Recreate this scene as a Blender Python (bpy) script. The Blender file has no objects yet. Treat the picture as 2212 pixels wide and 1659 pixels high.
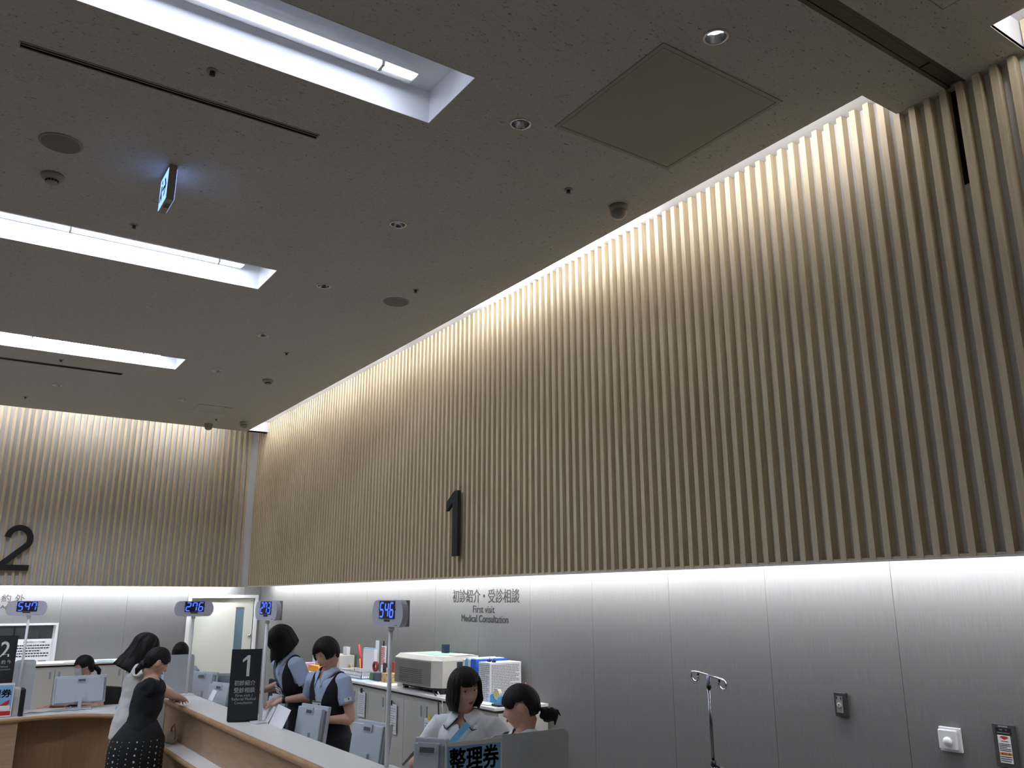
import bpy, bmesh, math, random
from mathutils import Vector, Matrix, noise
random.seed(7)
S = bpy.context.scene
COL = S.collection
PI = math.pi
R = math.radians
V = Vector

# ------------------------------------------------------------------ camera
cam_d = bpy.data.cameras.new('camera')
cam = bpy.data.objects.new('camera', cam_d)
COL.objects.link(cam)
YAW, PITCH, ROLL, FPX = R(33.8306), R(14.5468), R(-0.0742), 1789.45
fw = V((math.sin(YAW)*math.cos(PITCH), math.cos(YAW)*math.cos(PITCH), math.sin(PITCH)))
rt = V((math.cos(YAW), -math.sin(YAW), 0))
up = rt.cross(fw)
rt2 = rt*math.cos(ROLL)+up*math.sin(ROLL)
up2 = rt2.cross(fw)
M = Matrix((rt2, up2, -fw)).transposed().to_4x4()
M.translation = V((0, 0, 1.9))
cam.matrix_world = M
cam_d.sensor_width = 36
cam_d.sensor_fit = 'HORIZONTAL'
cam_d.lens = FPX/2212*36
cam_d.clip_start = .05
S.camera = cam

# ------------------------------------------------------------------ world, exposure
w = bpy.data.worlds.new('world'); S.world = w
w.use_nodes = True
w.node_tree.nodes['Background'].inputs[0].default_value = (.60, .66, .75, 1)
w.node_tree.nodes['Background'].inputs[1].default_value = .05
S.view_settings.view_transform = 'Standard'
S.view_settings.look = 'None'
S.view_settings.gamma = 1
S.view_settings.use_curve_mapping = False
S.view_settings.exposure = 0.0
S.cycles.use_denoising = True
S.cycles.max_bounces = 10
S.cycles.diffuse_bounces = 6
S.cycles.sample_clamp_indirect = 6

# lamp strengths (emission of the tubes of each kind of fitting)
E_TROUGH, E_NEARTROUGH, E_COVE, E_LOW, E_FARCOVE, E_FARLOW = 125.0, 34.0, 50.0, 138.0, 52.0, 228.0

# ------------------------------------------------------------------ materials
def lin(c):
    return tuple(((x/255)/12.92 if x/255 <= .04045 else ((x/255+.055)/1.055)**2.4) for x in c)
MATS = {}
def mat(name, rgb, rough=.6, metal=0, emit=None, es=0, alpha=1, trans=0, spec=.5, grain=None, bump=None, sheen=0):
    if name in MATS: return MATS[name]
    m = bpy.data.materials.new(name); m.use_nodes = True
    nt = m.node_tree; b = nt.nodes['Principled BSDF']
    c = lin(rgb)+(1,)
    b.inputs['Base Color'].default_value = c
    b.inputs['Roughness'].default_value = rough
    b.inputs['Metallic'].default_value = metal
    b.inputs['Specular IOR Level'].default_value = spec
    b.inputs['Alpha'].default_value = alpha
    b.inputs['Transmission Weight'].default_value = trans
    if emit:
        b.inputs['Emission Color'].default_value = lin(emit)+(1,)
        b.inputs['Emission Strength'].default_value = es
    if grain:   # (scale xyz, rgb2, contrast lo, hi)
        sc, rgb2, lo, hi = grain
        tc = nt.nodes.new('ShaderNodeTexCoord'); mp = nt.nodes.new('ShaderNodeMapping')
        mp.inputs['Scale'].default_value = sc
        n = nt.nodes.new('ShaderNodeTexNoise'); n.inputs['Scale'].default_value = 1; n.inputs['Detail'].default_value = 4
        cr = nt.nodes.new('ShaderNodeValToRGB')
        cr.color_ramp.elements[0].position = lo; cr.color_ramp.elements[1].position = hi
        cr.color_ramp.elements[0].color = lin(rgb2)+(1,); cr.color_ramp.elements[1].color = c
        nt.links.new(tc.outputs['Object'], mp.inputs[0]); nt.links.new(mp.outputs[0], n.inputs['Vector'])
        nt.links.new(n.outputs['Fac'], cr.inputs[0]); nt.links.new(cr.outputs[0], b.inputs['Base Color'])
    if bump:    # (scale xyz, strength)
        sc, st = bump
        tc = nt.nodes.new('ShaderNodeTexCoord'); mp = nt.nodes.new('ShaderNodeMapping')
        mp.inputs['Scale'].default_value = sc
        n = nt.nodes.new('ShaderNodeTexNoise'); n.inputs['Scale'].default_value = 1; n.inputs['Detail'].default_value = 3
        bp = nt.nodes.new('ShaderNodeBump'); bp.inputs['Strength'].default_value = st; bp.inputs['Distance'].default_value = .01
        nt.links.new(tc.outputs['Object'], mp.inputs[0]); nt.links.new(mp.outputs[0], n.inputs['Vector'])
        nt.links.new(n.outputs['Fac'], bp.inputs['Height']); nt.links.new(bp.outputs[0], b.inputs['Normal'])
    MATS[name] = m
    return m

M_slat = mat('pale_wood', (206, 191, 162), .6, spec=.3, grain=((60, 60, 3), (193, 176, 146), .35, .65))
M_back = mat('backing_white', (222, 223, 225), .8)
M_cove = mat('cove_white', (228, 229, 232), .8)
M_panel = mat('brushed_panel', (121, 120, 119), .55, metal=.15, grain=((260, 260, 7), (112, 111, 110), .35, .68))
M_seam = mat('seam_dark', (78, 78, 78), .8)
M_floor = mat('floor_vinyl', (176, 170, 160), .5, grain=((3, 3, 3), (140, 131, 118), .3, .7))
M_wallp = mat('wall_paint', (128, 122, 114), .8)
M_white = mat('white_plastic', (225, 226, 228), .45)
M_whitem = mat('white_painted_metal', (222, 223, 222), .5)
M_chrome = mat('chrome', (215, 215, 218), .12, metal=1)
M_black = mat('black_plastic', (14, 14, 16), .5)
M_blk2 = mat('matt_black', (12, 12, 14), .75)
M_bronze = mat('bronze_aluminium', (92, 84, 72), .45, metal=.6)
M_dark = mat('dark_void', (6, 6, 7), .9)
M_door = mat('door_cream', (202, 203, 190), .6)
M_wood = mat('counter_wood', (180, 152, 124), .5, grain=((4, 4, 46), (168, 138, 110), .3, .7))
M_woode = mat('counter_edge_wood', (180, 144, 104), .5, grain=((8, 8, 60), (160, 124, 86), .3, .7))
M_top = mat('counter_top_white', (232, 230, 226), .35)
M_cab = mat('cabinet_grey', (196, 194, 187), .5)
M_glass = mat('slit_glass', (96, 116, 130), .25)
M_frost = mat('frosted_acrylic', (190, 195, 200), .55, alpha=.82)
M_clear = mat('clear_acrylic', (225, 232, 235), .08, alpha=.25)
M_mon = mat('monitor_grey', (186, 192, 200), .45)
M_mon2 = mat('monitor_mid_grey', (140, 146, 154), .5)
M_paper = mat('paper', (236, 236, 238), .8)
M_red = mat('red', (190, 36, 36), .5)
M_blue = mat('file_blue', (44, 104, 200), .5)
M_ltblue = mat('light_blue', (120, 190, 230), .5)
M_navy = mat('navy_plastic', (24, 30, 72), .5)
M_green = mat('sheet_green', (150, 214, 170), .7)
M_orange = mat('orange_plastic', (240, 160, 40), .5)
M_yellow = mat('yellow', (225, 205, 60), .6)
M_ink = mat('ink_black', (16, 17, 20), .7)
M_inkw = mat('ink_white', (226, 226, 226), .7)
M_skyb = mat('poster_blue', (128, 178, 224), .7)
M_skin = mat('skin', (204, 160, 140), .5, bump=((180, 180, 180), .05))
M_hair = mat('hair_black', (12, 9, 9), .5, spec=.22, bump=((160, 160, 8), .5))
M_hairb = mat('hair_dark_brown', (17, 12, 11), .5, spec=.22, bump=((160, 160, 8), .5))
M_shirt = mat('shirt_pale_blue', (176, 192, 220), .8, bump=((30, 30, 30), .15))
M_vest = mat('vest_navy', (13, 14, 23), .85, bump=((30, 30, 30), .12))
M_nurse = mat('nurse_white', (232, 236, 240), .8, bump=((25, 25, 25), .2))
M_cardi = mat('cardigan_white', (214, 212, 210), .85, bump=((28, 28, 28), .25))
M_tee = mat('tshirt_navy', (10, 11, 18), .9, bump=((25, 25, 25), .2))
M_jeans = mat('denim_dark', (26, 29, 42), .85)
M_lip = mat('lips', (166, 104, 96), .5)
M_eyew = mat('eye_white', (226, 222, 218), .3)
M_iris = mat('iris_dark', (24, 16, 14), .2)
M_led = mat('led_blue', (20, 30, 120), .5, emit=(58, 88, 255), es=2.6)
M_tube = mat('tube_trough', (255, 255, 255), .5, emit=(226, 236, 255), es=E_TROUGH)
M_tuben = mat('tube_near_trough', (255, 255, 255), .5, emit=(226, 236, 255), es=E_NEARTROUGH)
M_tubec = mat('tube_cove', (255, 255, 255), .5, emit=(250, 250, 255), es=E_COVE)
M_tubel = mat('tube_low', (255, 255, 255), .5, emit=(249, 249, 252), es=E_LOW)
M_tubef = mat('tube_far', (255, 255, 255), .5, emit=(250, 250, 255), es=E_FARCOVE)
M_tubefl = mat('tube_far_low', (255, 255, 255), .5, emit=(244, 247, 255), es=E_FARLOW)

def ceiling_mat():
    m = bpy.data.materials.new('ceiling_fissured_board'); m.use_nodes = True
    nt = m.node_tree; b = nt.nodes['Principled BSDF']; b.inputs['Roughness'].default_value = .9
    b.inputs['Specular IOR Level'].default_value = .1
    tc = nt.nodes.new('ShaderNodeTexCoord')
    outs = []
    for rot, sc in ((R(12), (36, 115, 1)), (R(-38), (40, 120, 1)), (R(62), (44, 130, 1))):
        mp = nt.nodes.new('ShaderNodeMapping'); mp.inputs['Rotation'].default_value = (0, 0, rot); mp.inputs['Scale'].default_value = sc
        mp.inputs['Location'].default_value = (rot*9, rot*5, 0)
        n = nt.nodes.new('ShaderNodeTexNoise'); n.inputs['Scale'].default_value = 1; n.inputs['Detail'].default_value = 2.5; n.inputs['Distortion'].default_value = .9
        g = nt.nodes.new('ShaderNodeMapRange'); g.inputs[1].default_value = .665; g.inputs[2].default_value = .72
        nt.links.new(tc.outputs['Object'], mp.inputs[0]); nt.links.new(mp.outputs[0], n.inputs['Vector']); nt.links.new(n.outputs['Fac'], g.inputs[0])
        outs.append(g.outputs[0])
    a = nt.nodes.new('ShaderNodeMath'); a.operation = 'MAXIMUM'; nt.links.new(outs[0], a.inputs[0]); nt.links.new(outs[1], a.inputs[1])
    c = nt.nodes.new('ShaderNodeMath'); c.operation = 'MAXIMUM'; nt.links.new(a.outputs[0], c.inputs[0]); nt.links.new(outs[2], c.inputs[1])
    mx = nt.nodes.new('ShaderNodeMix'); mx.data_type = 'RGBA'
    mx.inputs[6].default_value = lin((178, 174, 166))+(1,); mx.inputs[7].default_value = lin((112, 108, 102))+(1,)
    nt.links.new(c.outputs[0], mx.inputs[0]); nt.links.new(mx.outputs[2], b.inputs['Base Color'])
    bp = nt.nodes.new('ShaderNodeBump'); bp.invert = True; bp.inputs['Strength'].default_value = .3; bp.inputs['Distance'].default_value = .003
    nt.links.new(c.outputs[0], bp.inputs['Height']); nt.links.new(bp.outputs[0], b.inputs['Normal'])
    return m
M_ceil = ceiling_mat()
M_ceilp = mat('ceiling_panel_plain', (150, 146, 134), .8)

# ------------------------------------------------------------------ helpers
def box(bm, x0, x1, y0, y1, z0, z1, T=None):
    vs = [V((x, y, z)) for z in (z0, z1) for y in (y0, y1) for x in (x0, x1)]
    if T: vs = [T @ v for v in vs]
    a = [bm.verts.new(v) for v in vs]
    for f in ((0, 2, 3, 1), (4, 5, 7, 6), (0, 1, 5, 4), (2, 6, 7, 3), (0, 4, 6, 2), (1, 3, 7, 5)):
        bm.faces.new([a[i] for i in f])
    return a
def bevbox(x0, x1, y0, y1, z0, z1, r=.005, seg=2, T=None):
    bm = bmesh.new(); box(bm, x0, x1, y0, y1, z0, z1)
    bmesh.ops.bevel(bm, geom=bm.edges[:], offset=r, segments=seg, affect='EDGES', profile=.5)
    if T: bm.transform(T)
    return bm
def add(bm, other):
    me = bpy.data.meshes.new('tmp'); other.to_mesh(me); other.free(); bm.from_mesh(me); bpy.data.meshes.remove(me)
def tube(bm, pts, rad, n=10, cap=True):
    pts = [V(p) for p in pts]; rads = rad if isinstance(rad, (list, tuple)) else [rad]*len(pts)
    rings = []; prev = None
    for i, p in enumerate(pts):
        t = (pts[min(i+1, len(pts)-1)]-pts[max(i-1, 0)]).normalized()
        if prev is None:
            a = V((0, 0, 1)) if abs(t.z) < .9 else V((1, 0, 0)); x = t.cross(a).normalized()
        else:
            x = (prev-t*prev.dot(t)).normalized()
        prev = x; y = t.cross(x)
        rings.append([bm.verts.new(p+(x*math.cos(2*PI*k/n)+y*math.sin(2*PI*k/n))*rads[i]) for k in range(n)])
    for a, b in zip(rings, rings[1:]):
        for k in range(n): bm.faces.new((a[k], a[(k+1) % n], b[(k+1) % n], b[k]))
    if cap:
        bm.faces.new(rings[0][::-1]); bm.faces.new(rings[-1])
def lathe(bm, prof, n=24, c=(0, 0, 0), T=None):
    c = V(c); rings = []
    for r, z in prof:
        ring = []
        for k in range(n):
            v = c+V((r*math.cos(2*PI*k/n), r*math.sin(2*PI*k/n), z)); ring.append(bm.verts.new(T @ v if T else v))
        rings.append(ring)
    for a, b in zip(rings, rings[1:]):
        for k in range(n): bm.faces.new((a[k], a[(k+1) % n], b[(k+1) % n], b[k]))
    bm.faces.new(rings[0][::-1]); bm.faces.new(rings[-1])
def prism(bm, poly, f, d):
    """closed outline poly (list of 2-tuples) mapped by f(u,v,w) and extruded w=0..d"""
    a = [bm.verts.new(f(u, v, 0)) for u, v in poly]; b = [bm.verts.new(f(u, v, d)) for u, v in poly]
    n = len(poly)
    for i in range(n): bm.faces.new((a[i], a[(i+1) % n], b[(i+1) % n], b[i]))
    bm.faces.new(a[::-1]); bm.faces.new(b)
def ell(bm, c, rx, ry, rz, T=None, seg=16, rings=10):
    m = Matrix.Translation(V(c)) @ (T.to_4x4() if T else Matrix.Identity(4)) @ Matrix.Diagonal((rx, ry, rz, 1))
    bmesh.ops.create_uvsphere(bm, u_segments=seg, v_segments=rings, radius=1, matrix=m)
def obj(name, bm, m, parent=None, smooth=False, world=False):
    """link bm as one mesh object; world=True: bm is in world space, stored relative to the parent's place"""
    if world and parent is not None:
        bm.transform(WM[parent.name].inverted())
    bmesh.ops.recalc_face_normals(bm, faces=bm.faces[:])
    me = bpy.data.meshes.new(name); bm.to_mesh(me); bm.free()
    for mm in (m if isinstance(m, (list, tuple)) else [m]): me.materials.append(mm)
    if smooth:
        for p in me.polygons: p.use_smooth = True
    o = bpy.data.objects.new(name, me); COL.objects.link(o)
    if parent is not None: o.parent = parent
    return o
WM = {}
def thing(name, label, cat, loc=(0, 0, 0), rz=0, group=None, rx=0):
    o = bpy.data.objects.new(name, None); COL.objects.link(o); o.empty_display_size = .1
    o.location = loc; o.rotation_euler = (rx, 0, rz)
    o['label'] = label; o['category'] = cat
    if group: o['group'] = group
    WM[o.name] = Matrix.Translation(V(loc)) @ Matrix.Rotation(rz, 4, 'Z') @ Matrix.Rotation(rx, 4, 'X')
    return o
def tag(o, label, cat, group=None):
    o['label'] = label; o['category'] = cat
    if group: o['group'] = group
    return o
def struct(name, bm, m, label=None):
    o = obj(name, bm, m); o['kind'] = 'structure'
    if label: o['label'] = label
    return o
def dup(root, label=None, loc=None, rz=None, group=None):
    r = root.copy(); COL.objects.link(r)
    if loc is not None: r.location = loc
    if rz is not None: r.rotation_euler = (0, 0, rz)
    if label: r['label'] = label
    if group: r['group'] = group
    for ch in [c for c in root.children]:
        c2 = ch.copy(); COL.objects.link(c2); c2.parent = r
        for g in [c for c in ch.children]:
            d = g.copy(); COL.objects.link(d); d.parent = c2
    WM[r.name] = Matrix.Translation(r.location) @ Matrix.Rotation(r.rotation_euler.z, 4, 'Z')
    return r
def text_bm(body, u0, u1, v0, v1, f, bold=0, depth=.0008, shear=0):
    """text fitted to the box (u0..u1, v0..v1), mapped to space by f(u,v,w)"""
    c = bpy.data.curves.new('t', 'FONT'); c.body = body; c.align_x = 'CENTER'; c.offset = bold; c.extrude = .01; c.shear = shear
    c.resolution_u = 3
    o = bpy.data.objects.new('t', c); COL.objects.link(o); bpy.context.view_layer.update()
    me = bpy.data.meshes.new_from_object(o.evaluated_get(bpy.context.evaluated_depsgraph_get()))
    bpy.data.objects.remove(o); bpy.data.curves.remove(c)
    bm = bmesh.new(); bm.from_mesh(me); bpy.data.meshes.remove(me)
    if not bm.verts: return bm
    xs = [v.co.x for v in bm.verts]; ys = [v.co.y for v in bm.verts]
    x0, x1, y0, y1 = min(xs), max(xs), min(ys), max(ys)
    for v in bm.verts:
        u = u0+(v.co.x-x0)/(x1-x0)*(u1-u0); t = v0+(v.co.y-y0)/max(y1-y0, 1e-6)*(v1-v0)
        v.co = f(u, t, depth if v.co.z > 0 else 0)
    return bm
# maps for faces: u to the viewer's right, v up, w towards the viewer
def onX(X):   # a face looking to -X: viewer's right is -Y
    return lambda u, v, w_: V((X-w_, -u, v))
def onY(Y):   # a face looking to -Y
    return lambda u, v, w_: V((u, Y-w_, v))
def bars(u0, u1, v0, v1, rows, f, seed=1, d=.0006, hgt=.45, gap=.25):
    """small print too fine to read: rows of short dashes"""
    rd = random.Random(seed); bm = bmesh.new(); rh = (v1-v0)/rows
    for i in range(rows):
        y = v1-(i+.5)*rh; u = u0; end = u1-(u1-u0)*(rd.random()*.35 if i % 3 == 2 else 0)
        while u < end:
            L = (u1-u0)*(.03+.05*rd.random()); e = min(u+L, end)
            prism(bm, [(u, y-rh*hgt/2), (e, y-rh*hgt/2), (e, y+rh*hgt/2), (u, y+rh*hgt/2)], f, d)
            u = e+L*gap
    return bm
# ================================================================== THE ROOM
XW, YW = 4.05, 12.90            # lower walls
XS, YS = 3.70, 12.55            # front planes of the slats
ZC, ZCC, ZB = 4.284, 4.435, 2.078
P = .0795; SW = .0325; SD = .05

bm = bmesh.new(); box(bm, -6.2, 6, -6.2, 15, -.1, 0); struct('floor', bm, M_floor, 'beige vinyl floor of the hall')

# ceiling board with its openings
def plate(rects, circs, X0, X1, Y0, Y1, z, th):
    bm = bmesh.new()
    sq = [(x-.08, x+.08, y-.08, y+.08) for x, y, r in circs]
    allr = rects+sq
    xs = sorted({X0, X1, *[v for r in allr for v in r[:2]]}); ys = sorted({Y0, Y1, *[v for r in allr for v in r[2:]]})
    xs = [v for v in xs if X0 <= v <= X1]; ys = [v for v in ys if Y0 <= v <= Y1]
    vc = {}
    def vt(x, y, zz):
        k = (round(x, 4), round(y, 4), round(zz, 4))
        if k not in vc: vc[k] = bm.verts.new(k)
        return vc[k]
    def open_(x, y): return any(a < x < b and c < y < d for a, b, c, d in allr)
    for i in range(len(xs)-1):
        for j in range(len(ys)-1):
            x0, x1, y0, y1 = xs[i], xs[i+1], ys[j], ys[j+1]
            if open_((x0+x1)/2, (y0+y1)/2): continue
            bm.faces.new((vt(x0, y0, z), vt(x0, y1, z), vt(x1, y1, z), vt(x1, y0, z)))
    for a, b, c, d in rects:
        for (p, q) in (((a, c), (b, c)), ((b, c), (b, d)), ((b, d), (a, d)), ((a, d), (a, c))):
            bm.faces.new([bm.verts.new(v) for v in ((*p, z), (*q, z), (*q, z+th), (*p, z+th))])
    for (x, y, r), s in zip(circs, sq):
        n = 32
        for k in range(n):
            def pt(k_):
                an = 2*PI*k_/n; cx, cy = math.cos(an), math.sin(an); m_ = .08/max(abs(cx), abs(cy))
                return (x+cx*r, y+cy*r, z), (x+cx*m_, y+cy*m_, z)
            (a0, b0), (a1, b1) = pt(k), pt(k+1)
            bm.faces.new([bm.verts.new(v) for v in (a0, b0, b1, a1)])
            bm.faces.new([bm.verts.new(v) for v in (a0, a1, (a1[0], a1[1], z+th), (a0[0], a0[1], z+th))])
    return bm
TR = [(-3.6, 1.765, y, y+.466) for y in (2.937, 5.786, 8.638, .088, -2.76)]
DL = [(2.489, 2.105), (2.165, 3.148), (2.168, 4.577), (2.172, 5.901), (2.166, 7.411), (2.162, 8.934), (2.163, 10.53), (.782, 10.567)]
rects = TR+[(3.414, 4.2, 2.012, 12.092), (-6.1, 4.2, 12.092, 12.8), (3.42, 4.2, -6.1, 1.40),
            (-6.1, 3.72, 1.664, 1.757), (-.041, 1.332, 3.829, 3.868), (-1.6, 1.324, 9.592, 9.667)]
bm = plate(rects, [(x, y, .047) for x, y in DL], -6.2, 4.2, -6.2, 12.8, ZC, .02)
ceil = struct('ceiling', bm, M_ceil, 'grey fissured acoustic board ceiling')
# light troughs: white boxes sunk in the ceiling
for i, (x0, x1, y0, y1) in enumerate(TR):
    bm = bmesh.new(); zt = 4.466
    for q in (((x0, y0, ZC+.012), (x1, y0, ZC+.012), (x1, y0, zt), (x0, y0, zt)), ((x0, y1, ZC+.012), (x1, y1, ZC+.012), (x1, y1, zt), (x0, y1, zt)),
              ((x1, y0, ZC+.012), (x1, y1, ZC+.012), (x1, y1, zt), (x1, y0, zt)), ((x0, y0, ZC+.012), (x0, y1, ZC+.012), (x0, y1, zt), (x0, y0, zt)),
              ((x0, y0, zt), (x1, y0, zt), (x1, y1, zt), (x0, y1, zt))):
        bm.faces.new([bm.verts.new(v) for v in q])
    # slim white edge trim
    e = .004
    for a in ((x0, x1, y0, y0+e), (x0, x1, y1-e, y1), (x0, x0+e, y0, y1), (x1-e, x1, y0, y1)):
        box(bm, a[0], a[1], a[2], a[3], ZC-.002, ZC+.02)
    struct('trim_%d' % (i+1), bm, M_cove, 'white recessed light trough in the ceiling')
# coves over the slatted walls
bm = bmesh.new()
def quad(bm, *q): bm.faces.new([bm.verts.new(v) for v in q])
def cove(bm, x0, x1, y0, y1, z0, z1):
    quad(bm, (x0, y0, z1), (x1, y0, z1), (x1, y1, z1), (x0, y1, z1))
    quad(bm, (x0, y0, z0), (x0, y1, z0), (x0, y1, z1), (x0, y0, z1)); quad(bm, (x1, y0, z0), (x1, y1, z0), (x1, y1, z1), (x1, y0, z1))
    quad(bm, (x0, y0, z0), (x1, y0, z0), (x1, y0, z1), (x0, y0, z1)); quad(bm, (x0, y1, z0), (x1, y1, z0), (x1, y1, z1), (x0, y1, z1))
cove(bm, 3.28, 3.76, 2.012, 12.092, ZC+.004, ZCC)
cove(bm, 3.28, 3.76, -6.1, 1.40, ZC+.004, ZCC)
cove(bm, -6.1, 3.76, 12.0, 12.61, ZC+.006, ZCC+.08)
struct('trim_6', bm, M_cove, 'white light cove between ceiling and slatted walls')

# slatted cladding, right wall
bm = bmesh.new()
for k in range(-40, 132):
    y = 2.0915+k*P
    if y < -1.2 or y > YS-.06: continue
    top = ZCC-.004 if (2.03 < y < 12.08 or y < 1.39) else ZC-.001
    if y > 12.08: top = ZCC
    box(bm, XS, XS+SD, y-SW/2, y+SW/2, ZB, top)
box(bm, XS+.004, XS+SD, -1.3, YS, ZB, ZB+.012)
struct('trim_7', bm, M_slat, 'pale wooden vertical slats on the upper right wall')
bm = bmesh.new()
box(bm, XS+SD, XS+SD+.02, -6.1, 1.7005, ZB+.006, ZCC+.1); box(bm, XS+SD, XS+SD+.02, 1.7675, YS+.09, ZB+.006, ZCC+.1)
box(bm, XS+SD, XS+SD+.02, 1.69, 1.78, ZB+.006, 3.787)
box(bm, XS+SD+.02, XS+SD+.05, -6.1, YS+.1, ZB+.02, ZCC+.1)
struct('wall_right_upper', bm, M_back, 'pale backing behind the slats of the right wall')
bm = bmesh.new(); box(bm, XS+SD+.002, XS+SD+.019, 1.7005, 1.7675, 3.789, ZC+.1)
struct('trim_8', bm, M_dark, 'dark shutter guide slot between two slats')
# silver clips at the foot of the gaps
bm = bmesh.new()
for k in range(-40, 40):
    y = 2.0915+(k+.5)*P
    if y < -1.2 or y > 5: continue
    box(bm, XS+.012, XS+SD-.002, y-.0225, y+.0225, ZB+.0125, ZB+.016)
struct('trim_9', bm, M_chrome, 'silver edge strip at the foot of the slats')
# slatted cladding, far wall
bm = bmesh.new()
for k in range(-90, 39):
    x = .666+k*P
    if x > XS-.02 or x < -5.9: continue
    box(bm, x-SW/2, x+SW/2, YS, YS+SD, ZB, ZCC+.07)
box(bm, -6, XS, YS+.03, YS+SD, ZB+.002, ZB+.014)
struct('trim_10', bm, M_slat, 'pale wooden vertical slats on the upper far wall')
bm = bmesh.new(); box(bm, -6.1, XS+SD, YS+SD, YS+SD+.05, ZB+.006, ZCC+.1)
struct('wall_far_upper', bm, M_back, 'pale backing behind the slats of the far wall')

# lower walls: brushed grey panels with open joints, the far one with openings for door and window
def panels(bm, cuts, v0, v1, f, holes=()):
    g = .0013
    for a, b in zip(cuts, cuts[1:]):
        segs = [(a+g, b-g, v0, v1)]
        for (h0, h1, k0, k1) in holes:
            ns = []
            for (p, q, r, s) in segs:
                if h1 <= p or h0 >= q: ns.append((p, q, r, s)); continue
                if p < h0: ns.append((p, h0, r, s))
                if q > h1: ns.append((h1, q, r, s))
                if r < k0: ns.append((max(p, h0), min(q, h1), r, k0))
                if s > k1: ns.append((max(p, h0), min(q, h1), k1, s))
            segs = ns
        for (p, q, r, s) in segs: prism(bm, [(p, r), (q, r), (q, s), (p, s)], f, .012)
bm = bmesh.new()
cuts = [2.548-.808*6+.808*i for i in range(19)]
panels(bm, [-c for c in cuts if c < YW][::-1]+[], 0, 2.26, onX(XW+.012))
prism(bm, [(-YW, 0), (-max(c for c in cuts if c < YW)-.002, 0), (-max(c for c in cuts if c < YW)-.002, 2.26), (-YW, 2.26)], onX(XW+.012), .012)
struct('wall_right', bm, M_panel, 'brushed grey panels of the lower right wall')
bm = bmesh.new(); box(bm, XW+.012, XW+.1, -6.2, YW+.1, 0, 2.3); box(bm, -6.2, .72, YW+.012, YW+.1, 0, 2.3) if False else None
struct('wall_right_back', bm, M_seam, 'dark ground in the joints of the lower right wall')
DX0, DX1, DZ = 3.035, 3.985, 1.93      # door opening
WX0, WX1, WZ0, WZ1 = -.25, 1.36, 1.075, 1.585   # window opening
bm = bmesh.new()
cuts = [1.378-.808*9+.808*i for i in range(13)]+[XW]
cuts = [c for c in cuts if c <= XW]
panels(bm, cuts, 0, 2.26, onY(YW+.012), [(DX0, DX1, 0, DZ), (WX0, WX1, WZ0, WZ1)])
struct('wall_far', bm, M_panel, 'brushed grey panels of the lower far wall')
bm = bmesh.new()
for a in ((-6.2, WX0, 0, 2.3), (WX0, WX1, 0, WZ0), (WX0, WX1, WZ1, 2.3), (WX1, DX0, 0, 2.3), (DX0, DX1, DZ, 2.3), (DX1, XW+.1, 0, 2.3)):
    box(bm, a[0], a[1], YW+.012, YW+.1, a[2], a[3])
struct('wall_far_back', bm, M_seam, 'dark ground in the joints of the lower far wall')
# light coves hidden above the lower walls
bm = bmesh.new()
box(bm, XS, XS+.10, -6.1, YS, ZB-.004, ZB); 
box(bm, XS+.10, XS+.11, -6.1, YS, ZB, ZB+.045)
quad(bm, (XS+.1, -6.1, 2.26), (XW+.02, -6.1, 2.26), (XW+.02, YW, 2.26), (XS+.1, YW, 2.26))
box(bm, -6.1, XS, YS, YS+.10, ZB-.004, ZB)
box(bm, -6.1, XS+.1, YS+.10, YS+.11, ZB, ZB+.045)
quad(bm, (-6.1, YS+.1, 2.261), (XW+.02, YS+.1, 2.261), (XW+.02, YW+.02, 2.261), (-6.1, YW+.02, 2.261))
struct('trim_11', bm, M_cove, 'white lip and cove under the slatted walls')
# remaining walls, outside the picture
bm = bmesh.new(); box(bm, -6.3, -6.2, -6.2, 13, 0, 4.6); struct('wall_left', bm, M_wallp, 'plain wall on the left')
bm = bmesh.new(); box(bm, -6.3, 4.2, -6.3, -6.2, 0, 4.6); struct('wall_near', bm, M_wallp, 'plain wall behind the viewer')

# shutter track across the ceiling
bm = bmesh.new()
box(bm, -6.1, 3.715, 1.664, 1.757, ZC+.018, ZC+.022)
for y0, y1 in ((1.664, 1.682), (1.7375, 1.757)): box(bm, -6.1, 3.715, y0, y1, ZC+.001, ZC+.018)
for x0, x1 in ((-6.1, 3.440), (3.452, 3.7)): box(bm, x0, x1, 1.685, 1.7345, ZC+.004, ZC+.018)
trk = struct('trim_12', bm, M_bronze, 'bronze shutter track across the ceiling')
# access panels
def access(name, x0, x1, y0, y1, label, m):
    bm = bmesh.new(); f = .022
    for a in ((x0, x1, y0, y0+f), (x0, x1, y1-f, y1), (x0, x0+f, y0+f, y1-f), (x1-f, x1, y0+f, y1-f)):
        box(bm, a[0], a[1], a[2], a[3], ZC-.005, ZC)
    box(bm, x0+f+.003, x1-f-.003, y0+f+.003, y1-f-.003, ZC-.004, ZC)
    o = struct(name, bm, m, label)
access('trim_13', 2.322, 3.128, 2.258, 3.066, 'large square access hatch in the ceiling', M_ceilp)
access('trim_14', 2.75, 3.165, 1.06, 1.475, 'small ceiling hatch beside the shutter track', M_ceil)
access('trim_15', 2.383, 2.803, 10.63, 11.05, 'small ceiling hatch near the far corner', M_ceil)

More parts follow.
